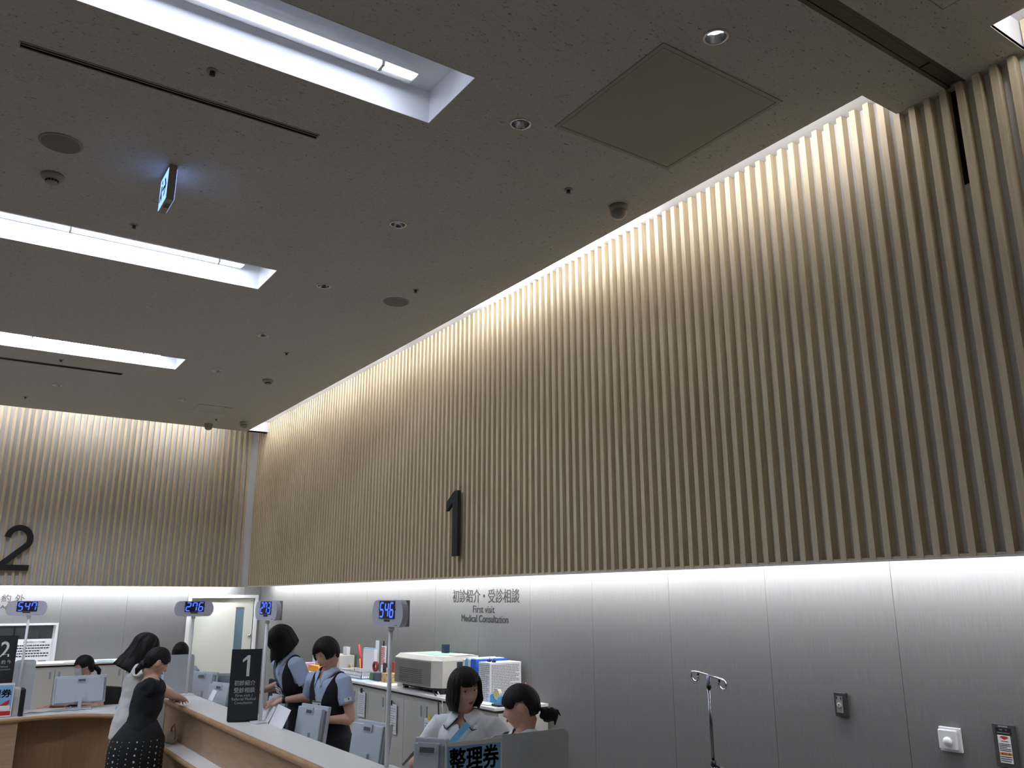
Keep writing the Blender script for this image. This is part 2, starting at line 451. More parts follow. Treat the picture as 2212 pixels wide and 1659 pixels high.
# ------------------------------------------------------------------ door and window of the far wall
bm = bmesh.new(); fr = .045
for a in ((DX0-.035, DX0+.012, 0, DZ+.035), (DX1-.012, DX1+.03, 0, DZ+.035), (DX0+.012, DX1-.012, DZ-.012, DZ+.035)):
    box(bm, a[0], a[1], YW-.02, YW+.10, a[2], a[3])
dfr = struct('door_1', bm, M_whitem, 'white door frame in the far wall')
bm = bmesh.new(); y0 = YW+.03
for a in ((DX0+.014, 3.705, .01, DZ-.016), (3.832, DX1-.024, .01, DZ-.016), (3.705, 3.832, .01, .95), (3.705, 3.832, 1.785, DZ-.016)):
    box(bm, a[0], a[1], y0, y0+.04, a[2], a[3])
box(bm, DX1-.03, DX1-.024, y0-.002, y0+.03, 0.01, DZ-.016)
lf = obj('door_leaf', bm, M_door, dfr)
bm = bmesh.new(); box(bm, 3.705, 3.832, y0+.015, y0+.022, .95, 1.785); obj('vision_slit', bm, M_glass, dfr)['label'] = 'narrow grey glass slit'
bm = bmesh.new(); T = Matrix.Translation((3.925, y0, 1.378)) @ Matrix.Rotation(R(90), 4, 'X')
lathe(bm, [(.026, 0), (.026, .006), (.011, .01), (.011, .03), (.024, .038), (.026, .052), (.018, .062)], 20, T=T); obj('door_knob', bm, M_chrome, dfr, True)
bm = bmesh.new(); box(bm, DX1-.022, DX1-.013, y0+.01, y0+.05, 0, DZ-.012); obj('door_gap', bm, M_dark, dfr)
bm = bars(3.915, 3.955, 1.872, 1.886, 1, onY(y0-.001), 2); obj('door_number', bm, M_seam, dfr)

bm = bmesh.new()
for a in ((WX0-.03, WX1+.014, WZ1-.012, WZ1+.014), (WX0-.03, WX1+.014, WZ0-.02, WZ0+.012), (WX1-.016, WX1+.014, WZ0+.012, WZ1-.012), (WX0-.03, WX0, WZ0+.012, WZ1-.012)):
    box(bm, a[0], a[1], YW-.025, YW+.1, a[2], a[3])
wn = struct('window_1', bm, M_whitem, 'white framed reception window in the far wall')
bm = bmesh.new(); box(bm, .868, .882, YW+.02, YW+.045, WZ0+.012, WZ1-.012); obj('window_mullion', bm, M_black, wn)
bm = bmesh.new(); box(bm, 1.318, 1.344, YW+.02, YW+.05, WZ0+.012, WZ1-.012); obj('window_stile', bm, M_whitem, wn)
bm = bmesh.new(); box(bm, WX0, WX1-.016, YW+.03, YW+.035, WZ0+.012, WZ1-.012); obj('window_glass', bm, mat('window_pane', (200, 210, 214), .05, alpha=.12, spec=.3), wn)
# dark office behind the window
bm = bmesh.new()
quad(bm, (-.8, YW+.1, .2), (2, YW+.1, .2), (2, 15, .2), (-.8, 15, .2)); quad(bm, (-.8, YW+.1, 2.3), (2, YW+.1, 2.3), (2, 15, 2.3), (-.8, 15, 2.3))
quad(bm, (-.8, 15, .2), (2, 15, .2), (2, 15, 2.3), (-.8, 15, 2.3)); quad(bm, (2, YW+.1, .2), (2, 15, .2), (2, 15, 2.3), (2, YW+.1, 2.3)); quad(bm, (-.8, YW+.1, .2), (-.8, 15, .2), (-.8, 15, 2.3), (-.8, YW+.1, 2.3))
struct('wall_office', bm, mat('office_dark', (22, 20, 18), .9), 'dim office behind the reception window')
# notice on the window
nt = thing('paper_notice', 'white printed notice taped inside the reception window', 'notice', (1.15, YW+.02, 1.24))
bm = bmesh.new(); box(bm, .885, 1.317, YW+.012, YW+.0135, 1.082, 1.40); obj('sheet', bm, M_paper, nt, world=True)
t = text_bm('保険証の提示についてのお願い', .99, 1.25, 1.352, 1.372, onY(YW+.011), bold=.01); obj('heading', t, M_ink, nt, world=True)
t = bmesh.new(); add(t, bars(.905, 1.30, 1.17, 1.335, 5, onY(YW+.011), 3)); obj('body_text', t, M_ink, nt, world=True); t = bmesh.new(); add(t, bars(1.19, 1.28, 1.11, 1.135, 1, onY(YW+.011), 5))
obj('signature_line', t, M_ink, nt, world=True)

# ------------------------------------------------------------------ ceiling lamps
def trough_light(label, y, mt=None):
    # one continuous batten of tubes hung in the trough
    g = thing('ceiling_light', label, 'light fixture', (-.7, y, 4.40), group=None)
    x0, x1 = -3.3, 1.585
    bm = bmesh.new()
    prism(bm, [(y-.050, 4.418), (y+.045, 4.418), (y+.058, 4.396), (y+.050, 4.380), (y+.010, 4.372), (y-.058, 4.372), (y-.060, 4.395)], lambda u, v, w_: V((x0+w_, u, v)), x1-x0)
    obj('reflector_body', bm, M_white, g, world=True)
    bm = bmesh.new()
    prism(bm, [(y-.052, 4.3715), (y-.052, 4.362), (y-.044, 4.354), (y-.018, 4.354), (y-.008, 4.362), (y-.008, 4.3715)], lambda u, v, w_: V((x0+.02+w_, u, v)), x1-x0-.04); obj('tube', bm, mt or M_tube, g, world=True)
    x = 1.4
    while x > x0:
        bm = bmesh.new(); box(bm, x-.008, x+.008, y-.056, y-.002, 4.350, 4.3535); box(bm, x-.008, x+.008, y-.058, y-.0545, 4.350, 4.378); obj('tube_clip', bm, M_white, g, world=True); x -= 1.0
    x = .44
    while x > x0:
        bm = bmesh.new(); tube(bm, [(x, y, 4.41), (x, y, 4.466)], .003, 6); obj('hanger', bm, M_chrome, g, world=True); x -= 1.3
    return g
trough_light('white tube batten in the open trough nearest the viewer in the picture', 3.235, M_tuben)
trough_light('blown-out light batten in the middle ceiling trough', 6.085)
trough_light('blown-out light batten in the farthest ceiling trough', 8.94)
trough_light('tube batten in the trough right behind the viewer', .387, mat('tube_back_trough', (255, 255, 255), .5, emit=(226, 236, 255), es=9))
trough_light('tube batten in the rearmost trough behind the viewer', -2.46, mat('tube_rear_trough', (255, 255, 255), .5, emit=(226, 236, 255), es=4))

def cove_tubes(kind, label, group, pts, m, hs=.012):
    for (a, b) in pts:
        a, b = V(a), V(b); c = (a+b)/2
        g = thing('cove_light', label, 'light fixture', c, group=group)
        bm = bmesh.new(); tube(bm, [a, b], hs, 8); obj('tube', bm, m, g, world=True)
        bm = bmesh.new(); d = V((0, 0, .019))
        ax = (b-a).normalized()
        if abs(ax.y) > .5: box(bm, a.x-.02, a.x+.02, a.y, b.y, a.z+.014, a.z+.03)
        else: box(bm, a.x, b.x, a.y-.02, a.y+.02, a.z+.014, a.z+.03)
        obj('batten', bm, M_white, g, world=True)
# right wall, above the slats
L = [((3.405, 2.06, 4.385), (3.405, 2.86, 4.385)), ((3.405, 2.90, 4.385), (3.405, 3.66, 4.385))]; y = 6.09
while y < 11.5:
    L.append(((3.405, y, 4.385), (3.405, y+1.1, 4.385))); y += 1.2
vis = []
cove_tubes('c', 'light tube hidden in the ceiling cove over the right wall slats', 'tubes in the cove over the right wall', [q for q in L if q not in vis], M_tubec)
cove_tubes('c', 'bright light tube showing at the edge of the right wall cove', 'tubes showing in the cove over the right wall', [((3.53, 3.70, 4.372), (3.53, 4.83, 4.372)), ((3.53, 4.87, 4.372), (3.53, 6.03, 4.372))], M_tubec)
cove_tubes('c', 'light tube in the near cove at the top right corner', 'tubes in the near cove', [((3.40, .35, 4.385), (3.40, 1.33, 4.385)), ((3.40, -.9, 4.385), (3.40, .1, 4.385))], M_tubec)
L = []; x = -5.6
while x < 3.0: L.append(((x, 12.14, 4.40), (x+1.1, 12.14, 4.40))); x += 1.27
cove_tubes('f', 'light tube hidden in the ceiling cove over the far wall slats', 'tubes in the cove over the far wall', L, M_tubef)
L = []; y = -1.0
while y < 12.2: L.append(((3.865, y, 2.13), (3.865, min(y+1.2, 12.45), 2.13))); y += 1.22
cove_tubes('l', 'light tube hidden under the slats above the grey right wall panels', 'tubes under the right wall slats', L, M_tubel, .008)
L = []; x = -5.6
while x < 3.4: L.append(((x, 12.715, 2.13), (min(x+1.2, 3.62), 12.715, 2.13))); x += 1.22
cove_tubes('l', 'light tube hidden under the slats above the grey far wall panels', 'tubes under the far wall slats', L, M_tubefl, .008)

# ------------------------------------------------------------------ small ceiling fittings
WH = ['lit recessed downlight beside the shutter track', 'unlit chrome downlight between the open trough and the big hatch', 'third unlit chrome downlight in the row, below the open trough',
      'unlit chrome downlight just right of the middle trough', 'unlit chrome downlight right of the farthest trough, nearer one', 'unlit chrome downlight at the tip of the farthest trough',
      'unlit chrome downlight near the far wall, beside the small hatch', 'lone unlit chrome downlight below the far air slot']
for i, (x, y) in enumerate(DL):
    g = thing('downlight', WH[i], 'light fixture', (x, y, ZC), group='recessed downlights')
    bm = bmesh.new(); n = 32
    prof = [(.056, -.002), (.056, -.004), (.047, -.005), (.0455, .0), (.034, .034), (.031, .040)]
    rings = [[bm.verts.new((r*math.cos(2*PI*k/n), r*math.sin(2*PI*k/n), z)) for k in range(n)] for r, z in prof]
    for a, b in zip(rings, rings[1:]):
        for k in range(n): bm.faces.new((a[k], a[(k+1) % n], b[(k+1) % n], b[k]))
    obj('reflector', bm, M_chrome, g, True)
    bm = bmesh.new(); lathe(bm, [(.0315, .036), (.0315, .046)], 24)
    obj('lamp', bm, mat('downlight_lit', (255, 255, 255), .5, emit=(235, 240, 255), es=9) if i == 0 else mat('lamp_off', (60, 60, 62), .3), g)
SP = [(.718, 3.575, 'below the open trough'), (.727, 5.545, 'just above the middle trough'), (2.814, 5.574, 'beside the round speaker near the slats'), (2.804, 3.572, 'below the big square hatch'),
      (2.546, 7.843, 'right of the farthest trough'), (.702, 9.364, 'between the farthest trough and the far air slot'), (.533, 11.407, 'near the far wall at the left edge'), (2.806, 11.442, 'near the far corner')]
for x, y, wh in SP:
    g = thing('sprinkler_head', 'small dark sprinkler head '+wh, 'sprinkler', (x, y, ZC), group='ceiling sprinkler heads')
    bm = bmesh.new(); lathe(bm, [(.026, 0), (.026, -.003), (.018, -.006)], 20); obj('escutcheon', bm, M_ceilp, g, True)
    bm = bmesh.new(); lathe(bm, [(.012, -.006), (.012, -.012), (.006, -.015), (.006, -.019), (.014, -.021), (.014, -.023)], 16); obj('nozzle', bm, M_black, g, True)
for x, y, wh in ((.207, 4.675, 'left of the hanging exit sign'), (2.807, 5.909, 'near the slatted right wall')):
    g = thing('ceiling_speaker', 'round flush ceiling speaker '+wh, 'speaker', (x, y, ZC), group='round ceiling speakers')
    bm = bmesh.new(); lathe(bm, [(.108, 0), (.108, -.004), (.098, -.008)], 36); obj('rim', bm, M_ceilp, g, True)
    bm = bmesh.new(); lathe(bm, [(.096, -.006), (.096, -.0095), (.02, -.0105)], 36); obj('grille', bm, mat('speaker_grille', (112, 110, 104), .8), g)
for x, y, wh in ((.209, 5.099, 'below the left speaker'), (2.732, 9.0, 'far along the row near the slats')):
    g = thing('smoke_detector', 'white smoke detector '+wh, 'smoke detector', (x, y, ZC), group='ceiling smoke detectors')
    bm = bmesh.new(); lathe(bm, [(.062, 0), (.062, -.012), (.050, -.026), (.040, -.03)], 28); obj('base', bm, M_ceilp, g, True)
    bm = bmesh.new(); lathe(bm, [(.034, -.03), (.034, -.046), (.026, -.052)], 20); obj('chamber', bm, M_ceilp, g, True)
    bm = bmesh.new()
    for k in range(12):
        a = 2*PI*k/12; T = Matrix.Rotation(a, 4, 'Z'); box(bm, .030, .0352, -.006, .006, -.044, -.034, T)
    obj('vent', bm, M_dark, g)
for x, y, wh in ((3.199, 3.571, 'close to the slatted wall, nearest of three'), (2.81, 11.846, 'left one of the pair in the far corner'), (3.19, 11.444, 'right one of the pair in the far corner')):
    g = thing('motion_sensor', 'domed ceiling sensor '+wh, 'sensor', (x, y, ZC), group='domed ceiling sensors')
    bm = bmesh.new(); lathe(bm, [(.056, 0), (.056, -.034), (.052, -.038)], 28); obj('base', bm, M_ceilp, g, True)
    bm = bmesh.new(); lathe(bm, [(.053, -.036), (.052, -.05), (.046, -.068), (.034, -.080), (.016, -.086)], 28); obj('dome', bm, mat('dome_grey', (130, 128, 120), .3), g, True)
# air slots
for (x0, x1, y0, y1, lb) in ((-.041, 1.332, 3.829, 3.868, 'long twin-slot air diffuser below the open trough'), (-1.6, 1.324, 9.592, 9.667, 'long dark air slot beyond the farthest trough')):
    g = thing('air_diffuser', lb, 'air vent', ((x0+x1)/2, (y0+y1)/2, ZC))
    ox, oy = (x0+x1)/2, (y0+y1)/2; e = .006
    bm = bmesh.new()
    for a in ((x0-e, x1+e, y0-e, y0), (x0-e, x1+e, y1, y1+e), (x0-e, x0, y0, y1), (x1, x1+e, y0, y1)): box(bm, a[0]-ox, a[1]-ox, a[2]-oy, a[3]-oy, -.004, .001)
    obj('frame', bm, M_ceilp, g)
    bm = bmesh.new(); box(bm, x0-ox, x1-ox, y0-oy, y1-oy, .055, .06); box(bm, x0-ox, x1-ox, y0-oy+.0005, y0-oy+.002, .001, .06); box(bm, x0-ox, x1-ox, y1-oy-.002, y1-oy-.0005, .001, .06); box(bm, x1-ox-.002, x1-ox-.0005, y0-oy, y1-oy, .001, .06); obj('plenum', bm, M_dark, g)
    bm = bmesh.new(); box(bm, x0-ox, x1-ox, -.0022, .0022, -.001, .003); obj('divider', bm, M_bronze if x0 < -1 else M_ceilp, g)
# exit sign
g = thing('exit_sign', 'illuminated green arrow exit sign hanging from the ceiling', 'exit sign', (.765, 4.685, ZC))
bm = bevbox(.744, .786, 4.577, 4.792, 4.068, ZC, .004); obj('housing', bm, mat('sign_beige', (150, 142, 120), .6), g, world=True)
fx = lambda u, v, w_: V((.7435-w_, -u, v))
M_sgn = mat('sign_face', (230, 240, 255), .5, emit=(130, 170, 255), es=1.9)
bm = bmesh.new(); prism(bm, [(-4.786, 4.075), (-4.583, 4.075), (-4.583, 4.262), (-4.786, 4.262)], fx, .002); obj('lit_face', bm, M_sgn, g, world=True)
bm = bmesh.new(); prism(bm, [(-4.786, 4.075), (-4.583, 4.075), (-4.583, 4.262), (-4.786, 4.262)], lambda u, v, w_: V((.7865+w_, -u, v)), .002); obj('lit_face', bm, M_sgn, g, world=True)
M_sg = mat('sign_green', (14, 96, 78), .6)
bm = bmesh.new()
fx2 = lambda u, v, w_: V((.7405-w_, -u, v))
prism(bm, [(-4.60, 4.168), (-4.635, 4.222), (-4.66, 4.222), (-4.628, 4.177), (-4.70, 4.177), (-4.70, 4.159), (-4.628, 4.159), (-4.66, 4.114), (-4.635, 4.114)], fx2, .001)
prism(bm, [(-4.71, 4.20), (-4.735, 4.205), (-4.745, 4.16), (-4.77, 4.12), (-4.755, 4.11), (-4.735, 4.14), (-4.715, 4.105), (-4.70, 4.115), (-4.72, 4.16)], fx2, .001)
prism(bm, [(-4.72+.012*math.cos(a), 4.225+.012*math.sin(a)) for a in [k*PI/6 for k in range(12)]], fx2, .001)
obj('arrow_symbol', bm, M_sg, g, world=True)
bm = bmesh.new(); box(bm, .752, .778, 4.64, 4.70, 4.0665, 4.068); obj('rating_label', bm, M_black, g, world=True)

# ------------------------------------------------------------------ big numerals on the slats
def arc(cx, cy, rx, ry, a0, a1, n=14): return [(cx+rx*math.cos(R(a0+(a1-a0)*k/n)), cy+ry*math.sin(R(a0+(a1-a0)*k/n))) for k in range(n+1)]
bm = bmesh.new()
prism(bm, [(-6.288, 2.258), (-6.288, 2.823), (-6.352, 2.823), (-6.488, 2.735), (-6.488, 2.655), (-6.378, 2.722), (-6.378, 2.258)], onX(3.672), .03)
tag(obj('wall_numeral', bm, M_blk2), 'large black numeral 1 mounted on the slats of the right wall', 'sign')
def stroke(pts, wd):
    Lf, Rt = [], []
    for i, p in enumerate(pts):
        a = V(pts[max(i-1, 0)]); b = V(pts[min(i+1, len(pts)-1)]); t = (b-a).normalized(); n = V((-t.y, t.x))
        Lf.append(tuple(V(p)+n*wd/2)); Rt.append(tuple(V(p)-n*wd/2))
    return Lf+Rt[::-1]
bm = bmesh.new()
pts = arc(.748, 2.655, .128, .142, 172, -28, 22)+[(.60, 2.34)]
poly = stroke(pts, .073)
for i in range(len(pts)-1):
    q = [poly[i], poly[i+1], poly[-2-i], poly[-1-i]]; prism(bm, q, onY(12.528), .03)
prism(bm, [(.545, 2.258), (.90, 2.258), (.905, 2.33), (.64, 2.33), (.63, 2.345), (.575, 2.36), (.545, 2.32)], onY(12.529), .0305)
tag(obj('wall_numeral', bm, M_blk2), 'large black numeral 2 mounted on the slats of the far wall', 'sign')
# lettering on the panels
g = thing('wall_lettering', 'black lettering 初診紹介・受診相談 First visit Medical Consultation on grey panels', 'sign', (XW, 6.5, 1.85))
bm = text_bm('初診紹介・受診相談', -7.055, -5.935, 1.868, 1.985, onX(XW), depth=.003); obj('lettering', bm, M_ink, g, world=True)
bm = text_bm('First visit', -6.68, -6.32, 1.780, 1.842, onX(XW), depth=.003); obj('lettering', bm, M_ink, g, world=True)
bm = text_bm('Medical Consultation', -6.885, -6.105, 1.700, 1.762, onX(XW), depth=.003); obj('lettering', bm, M_ink, g, world=True)
g = thing('wall_lettering', 'black lettering 予約外 Without Appointment on the far wall', 'sign', (.5, YW, 1.9))
bm = text_bm('予 約 外', .525, .938, 1.866, 1.968, onY(YW), depth=.003); obj('lettering', bm, M_ink, g, world=True)
bm = text_bm('Without Appointment', .36, 1.12, 1.775, 1.83, onY(YW), depth=.003); obj('lettering', bm, M_ink, g, world=True)

# ------------------------------------------------------------------ wall plates
g = thing('wall_socket', 'dark framed nurse call plate with round button on the grey wall', 'wall plate', (XW, 2.905, 1.36))
obj('plate', bevbox(XW-.022, XW, 2.870, 2.940, 1.300, 1.418, .003), mat('plate_dark', (70, 70, 70), .35, metal=.5), g, world=True)
bm = bmesh.new(); box(bm, XW-.026, XW-.022, 2.888, 2.925, 1.318, 1.400); obj('insert', bm, mat('plate_grey', (128, 128, 126), .5), g, world=True)
bm = bmesh.new(); T = Matrix.Translation((XW-.026, 2.906, 1.355)) @ Matrix.Rotation(R(-90), 4, 'Y'); lathe(bm, [(.013, 0), (.013, .003), (.009, .006), (.005, .004)], 20, T=T); obj('button', bm, mat('plate_light', (170, 170, 168), .4), g, True, world=True)
bm = bmesh.new(); box(bm, XW-.028, XW-.026, 2.918, 2.922, 1.384, 1.398); box(bm, XW-.028, XW-.026, 2.893, 2.897, 1.384, 1.398); obj('slot', bm, M_black, g, world=True)
g = thing('wall_sensor', 'white square wall sensor with a domed knob', 'wall plate', (XW, 2.33, 1.26))
obj('backplate', bevbox(XW-.014, XW, 2.280, 2.384, 1.205, 1.312, .003), M_white, g, world=True)
obj('cover', bevbox(XW-.036, XW-.014, 2.294, 2.377, 1.217, 1.302, .004), M_white, g, world=True)
bm = bmesh.new(); T = Matrix.Translation((XW-.036, 2.331, 1.252)) @ Matrix.Rotation(R(-90), 4, 'Y'); lathe(bm, [(.021, 0), (.020, .008), (.014, .016), (.006, .019)], 24, T=T); obj('dome', bm, M_white, g, True, world=True)
g = thing('shutter_switch', 'grey shutter switch plate with red and orange warning stickers', 'wall plate', (XW, 2.08, 1.26))
obj('plate', bevbox(XW-.012, XW, 2.032, 2.130, 1.174, 1.353, .002), mat('plate_mid', (84, 84, 82), .4, metal=.5), g, world=True)
f = onX(XW-.0122)
bm = bmesh.new(); prism(bm, [(-2.116, 1.311), (-2.048, 1.311), (-2.048, 1.338), (-2.116, 1.338)], f, .001); obj('switch_cover', bm, M_black, g, world=True)
bm = bmesh.new(); prism(bm, [(-2.102, 1.341), (-2.062, 1.341), (-2.062, 1.347), (-2.102, 1.347)], f, .001); obj('name_label', bm, M_mon2, g, world=True)
bm = text_bm('停 下', -2.10, -2.062, 1.327, 1.334, onX(XW-.0133), depth=.0004); add(bm, bars(-2.109, -2.056, 1.314, 1.321, 1, onX(XW-.0133), 4, .0004)); obj('lettering', bm, M_mon2, g, world=True)
bm = bmesh.new(); prism(bm, [(-2.110, 1.192), (-2.055, 1.192), (-2.055, 1.307), (-2.110, 1.307)], f, .001); st = obj('sticker', bm, M_paper, g, world=True)
f = onX(XW-.0133)
bm = bmesh.new(); prism(bm, [(-2.102, 1.299), (-2.092, 1.304), (-2.072, 1.304), (-2.062, 1.299), (-2.082, 1.289)], f, .0004); add(bm, bars(-2.097, -2.066, 1.279, 1.286, 1, f, 7, .0004)); obj('warning_mark', bm, M_red, g, world=True)
bm = bmesh.new(); prism(bm, [(-2.110, 1.225), (-2.055, 1.225), (-2.055, 1.236), (-2.110, 1.236)], f, .0004); obj('caution_band', bm, mat('caution_orange', (222, 130, 40), .6), g, world=True)
bm = text_bm('▲注 意', -2.104, -2.061, 1.227, 1.234, onX(XW-.0138), depth=.0003); add(bm, bars(-2.107, -2.058, 1.240, 1.275, 5, f, 8, .0004)); add(bm, bars(-2.107, -2.058, 1.196, 1.222, 3, f, 9, .0004)); obj('small_print', bm, M_ink, g, world=True)

# ------------------------------------------------------------------ drip stand
px, py = 3.639, 3.46
g = thing('drip_stand', 'chrome hospital drip stand with two hooks in front of grey wall', 'drip stand', (px, py, 0))
bm = bmesh.new(); tube(bm, [(0, 0, .06), (0, 0, 1.04)], .013, 14); obj('lower_pole', bm, mat('dark_chrome', (120, 122, 126), .22, metal=1), g, True)
bm = bmesh.new(); tube(bm, [(0, 0, 1.0), (0, 0, 1.44)], .009, 12); obj('upper_pole', bm, mat('dark_chrome', (120, 122, 126), .22, metal=1), g, True)
bm = bmesh.new(); lathe(bm, [(.0145, 1.015), (.0145, 1.045)], 16); obj('clamp', bm, M_black, g, True)
bm = bmesh.new(); tube(bm, [(.008, -.008, 1.022), (.028, -.026, 1.004)], .006, 8); ell(bm, (.034, -.03, .998), .016, .016, .016); obj('knob', bm, M_black, g, True)
bm = bmesh.new(); lathe(bm, [(.0135, 1.415), (.0135, 1.438)], 16); obj('collar', bm, M_black, g, True)
bm = bmesh.new(); lathe(bm, [(.011, 1.438), (.011, 1.485)], 14); obj('neck', bm, mat('neck_label', (160, 170, 190), .4), g, True)
d = V((.06, -.985, -.16)).normalized()
for s in (-1, 1):
    bm = bmesh.new(); r0 = .026
    pts = [V((0, 0, 1.485)), d*s*.098+V((0, 0, 1.485))]
    for k in range(1, 12):
        a = PI/2-k*R(27); c = d*s*.098+V((0, 0, 1.485-r0)); pts.append(c+d*s*math.cos(a)*r0+V((0, 0, math.sin(a)*r0)))
    tube(bm, pts, .006, 8); hk = obj('hook_arm', bm, M_chrome, g, True)
    bm = bmesh.new(); ell(bm, pts[-1], .007, .007, .009, seg=10, rings=6); obj('rubber_tip', bm, M_black, hk, True)
for k in range(5):
    a = 2*PI*k/5; bm = bmesh.new(); tube(bm, [(0, 0, .09), (.27*math.cos(a), .27*math.sin(a), .065)], [.014, .010], 8); lg = obj('leg', bm, M_chrome, g, True)
    bm = bmesh.new(); T = Matrix.Translation((.26*math.cos(a), .26*math.sin(a), .031)) @ Matrix.Rotation(a, 4, 'Z') @ Matrix.Rotation(R(90), 4, 'X'); lathe(bm, [(.03, -.01), (.03, .01)], 16, T=T); obj('caster', bm, M_black, lg)
# ================================================================== COUNTERS
def slab(poly, z0, z1):
    bm = bmesh.new(); prism(bm, poly, lambda u, v, w_: V((u, v, z0+w_)), z1-z0); return bm
g = thing('reception_counter', 'long white-topped counter with wood front at window 1', 'counter', (2.0, 6.0, 0))
poly = [(1.90, 4.35), (1.90, 8.62), (1.93, 8.78), (2.02, 8.94), (2.195, 9.0), (2.195, 2.95), (1.74, 2.95), (1.74, 4.2)]
obj('worktop', slab(poly, .972, 1.0), M_top, g, world=True)
edge = [(1.73, 2.94), (1.73, 4.2), (1.888, 4.35), (1.888, 8.62), (1.918, 8.79), (2.012, 8.953), (2.195, 9.012)]
bm = bmesh.new()
tube(bm, [(x, y, .979) for x, y in edge], .021, 12); obj('wood_edge', bm, M_woode, g, True, world=True)
bm = bmesh.new(); box(bm, 1.915, 1.94, 4.3, 8.74, 0, .972); box(bm, 1.76, 1.785, 2.97, 4.3, 0, .972); box(bm, 1.76, 2.19, 2.97, 2.995, 0, .972); box(bm, 1.915, 2.19, 8.72, 8.745, 0, .972)
obj('front_panel', bm, M_wood, g, world=True)
bm = bmesh.new(); box(bm, 1.765, 1.915, 4.3, 8.30, .655, .69); sh = obj('bag_shelf', bm, M_top, g, world=True)
bm = bmesh.new(); tube(bm, [(1.757, 4.3, .672), (1.757, 8.31, .672)], .019, 12); obj('wood_edge', bm, M_woode, sh).matrix_parent_inverse = Matrix.Identity(4)
sh.children[0].data.transform(Matrix.Translation((-2.0, -6.0, 0)))
bm = bmesh.new(); box(bm, 1.80, 1.82, 4.3, 8.28, 0, .655); obj('lower_panel', bm, M_wood, g, world=True)
bm = bmesh.new(); box(bm, 2.19, 2.20, 3.0, 8.9, 0, .97); obj('inner_panel', bm, M_cab, g, world=True)
bm = bmesh.new(); box(bm, 2.205, 2.45, 3.0, 8.9, .70, .73); obj('inner_desk', bm, M_cab, g, world=True)
bm = bmesh.new()
for y in (3.02, 4.9, 6.8, 8.86): box(bm, 2.21, 2.43, y, y+.03, 0, .70)
obj('desk_support', bm, M_cab, g, world=True)
g = thing('privacy_panel', 'pale panel joining the two counters behind the bag', 'panel', (1.80, 9.0, 0))
bm = bmesh.new(); box(bm, 1.71, 2.02, 9.03, 9.05, 0, .96); obj('board', bm, M_cab, g, world=True)
bm = bmesh.new(); box(bm, 1.71, 1.725, 9.028, 9.052, 0, .968); obj('edge_strip', bm, M_whitem, g, world=True)

g = thing('reception_counter', 'lower white-topped counter with curved wood front at window 2', 'counter', (.6, 10.0, 0))
fe = [(-2.2, 9.74), (.64, 9.726), (.76, 9.737), (.88, 9.762), (.96, 9.782), (1.04, 9.79), (1.15, 9.785), (1.25, 9.765), (1.34, 9.728), (1.46, 9.64), (1.58, 9.522), (1.70, 9.40), (1.80, 9.30), (1.92, 9.18)]
obj('worktop', slab(fe+[(1.92, 10.35), (-2.2, 10.35)], .772, .80), M_top, g, world=True)
bm = bmesh.new(); tube(bm, [(x, y-.006, .779) for x, y in fe], .021, 12); obj('wood_edge', bm, M_woode, g, True, world=True)
bm = bmesh.new(); box(bm, -2.2, .80, 9.745, 10.30, 0, .772); obj('pedestal', bm, M_wood, g, world=True)
ff = [(.80, 10.0), (1.0, 10.03), (1.25, 10.0), (1.45, 9.86), (1.62, 9.68), (1.80, 9.5), (1.90, 9.42)]
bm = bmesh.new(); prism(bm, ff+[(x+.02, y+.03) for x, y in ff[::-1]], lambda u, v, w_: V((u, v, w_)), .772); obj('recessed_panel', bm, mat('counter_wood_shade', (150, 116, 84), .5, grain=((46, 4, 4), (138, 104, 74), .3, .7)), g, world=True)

# ------------------------------------------------------------------ cabinets
def cabinet(label, x0, x1, y0, y1, z1, face, n=2, group=None):
    """face 'x': doors look to -X, 'y': doors look to -Y"""
    g = thing('storage_cabinet', label, 'cabinet', ((x0+x1)/2, (y0+y1)/2, 0), group=group)
    bm = bmesh.new(); box(bm, x0+.02, x1, y0+.001, y1-.001, 0.03, z1-.022) if face == 'x' else box(bm, x0+.001, x1-.001, y0+.02, y1, 0.03, z1-.022)
    box(bm, x0+.05, x1-.02, y0+.03, y1-.02, 0, .03)
    obj('body', bm, M_cab, g, world=True)
    for k in range(n):
        bm = bmesh.new()
        if face == 'x':
            a = y0+(y1-y0)*k/n; b = y0+(y1-y0)*(k+1)/n; box(bm, x0, x0+.019, a+.003, b-.003, .05, z1-.05)
        else:
            a = x0+(x1-x0)*k/n; b = x0+(x1-x0)*(k+1)/n; box(bm, a+.003, b-.003, y0, y0+.019, .05, z1-.05)
        d = obj('door', bm, M_cab, g, world=True)
        bm = bmesh.new()
        if face == 'x':
            hy = (b-.05) if k == 0 else (a+.05); box(bm, x0-.004, x0, hy-.012, hy+.012, z1-.16, z1-.075)
        else:
            hx = (b-.05) if k == 0 else (a+.05); box(bm, hx-.012, hx+.012, y0-.004, y0, z1-.16, z1-.075)
        h = obj('handle', bm, M_mon2, d); h.data.transform(WM[g.name].inverted())
    return g
ys = [5.545, 6.30, 7.06, 7.82, 8.58, 9.34, 10.1]
for i in range(6):
    cabinet(['low grey cabinet at the near end, under the stacked files', 'low grey cabinet below the printer', 'low grey cabinet left of the printer with a hanging paper',
             'low grey cabinet under the white basket', 'low grey cabinet behind the short-haired clerk', 'farthest low grey cabinet along the right wall'][i], 3.57, XW-.002, ys[i], ys[i+1], 1.09, 'x', group='low cabinets along the right wall')
g = thing('worktop', 'long pale worktop over the cabinets by the right wall', 'worktop', (3.8, 7.8, 1.09))
obj('board', bevbox(3.548, XW-.002, 5.535, 10.11, 1.0905, 1.113, .003), M_top, g, world=True)
xs = [-.7, .12, .94, 1.76, 2.55]
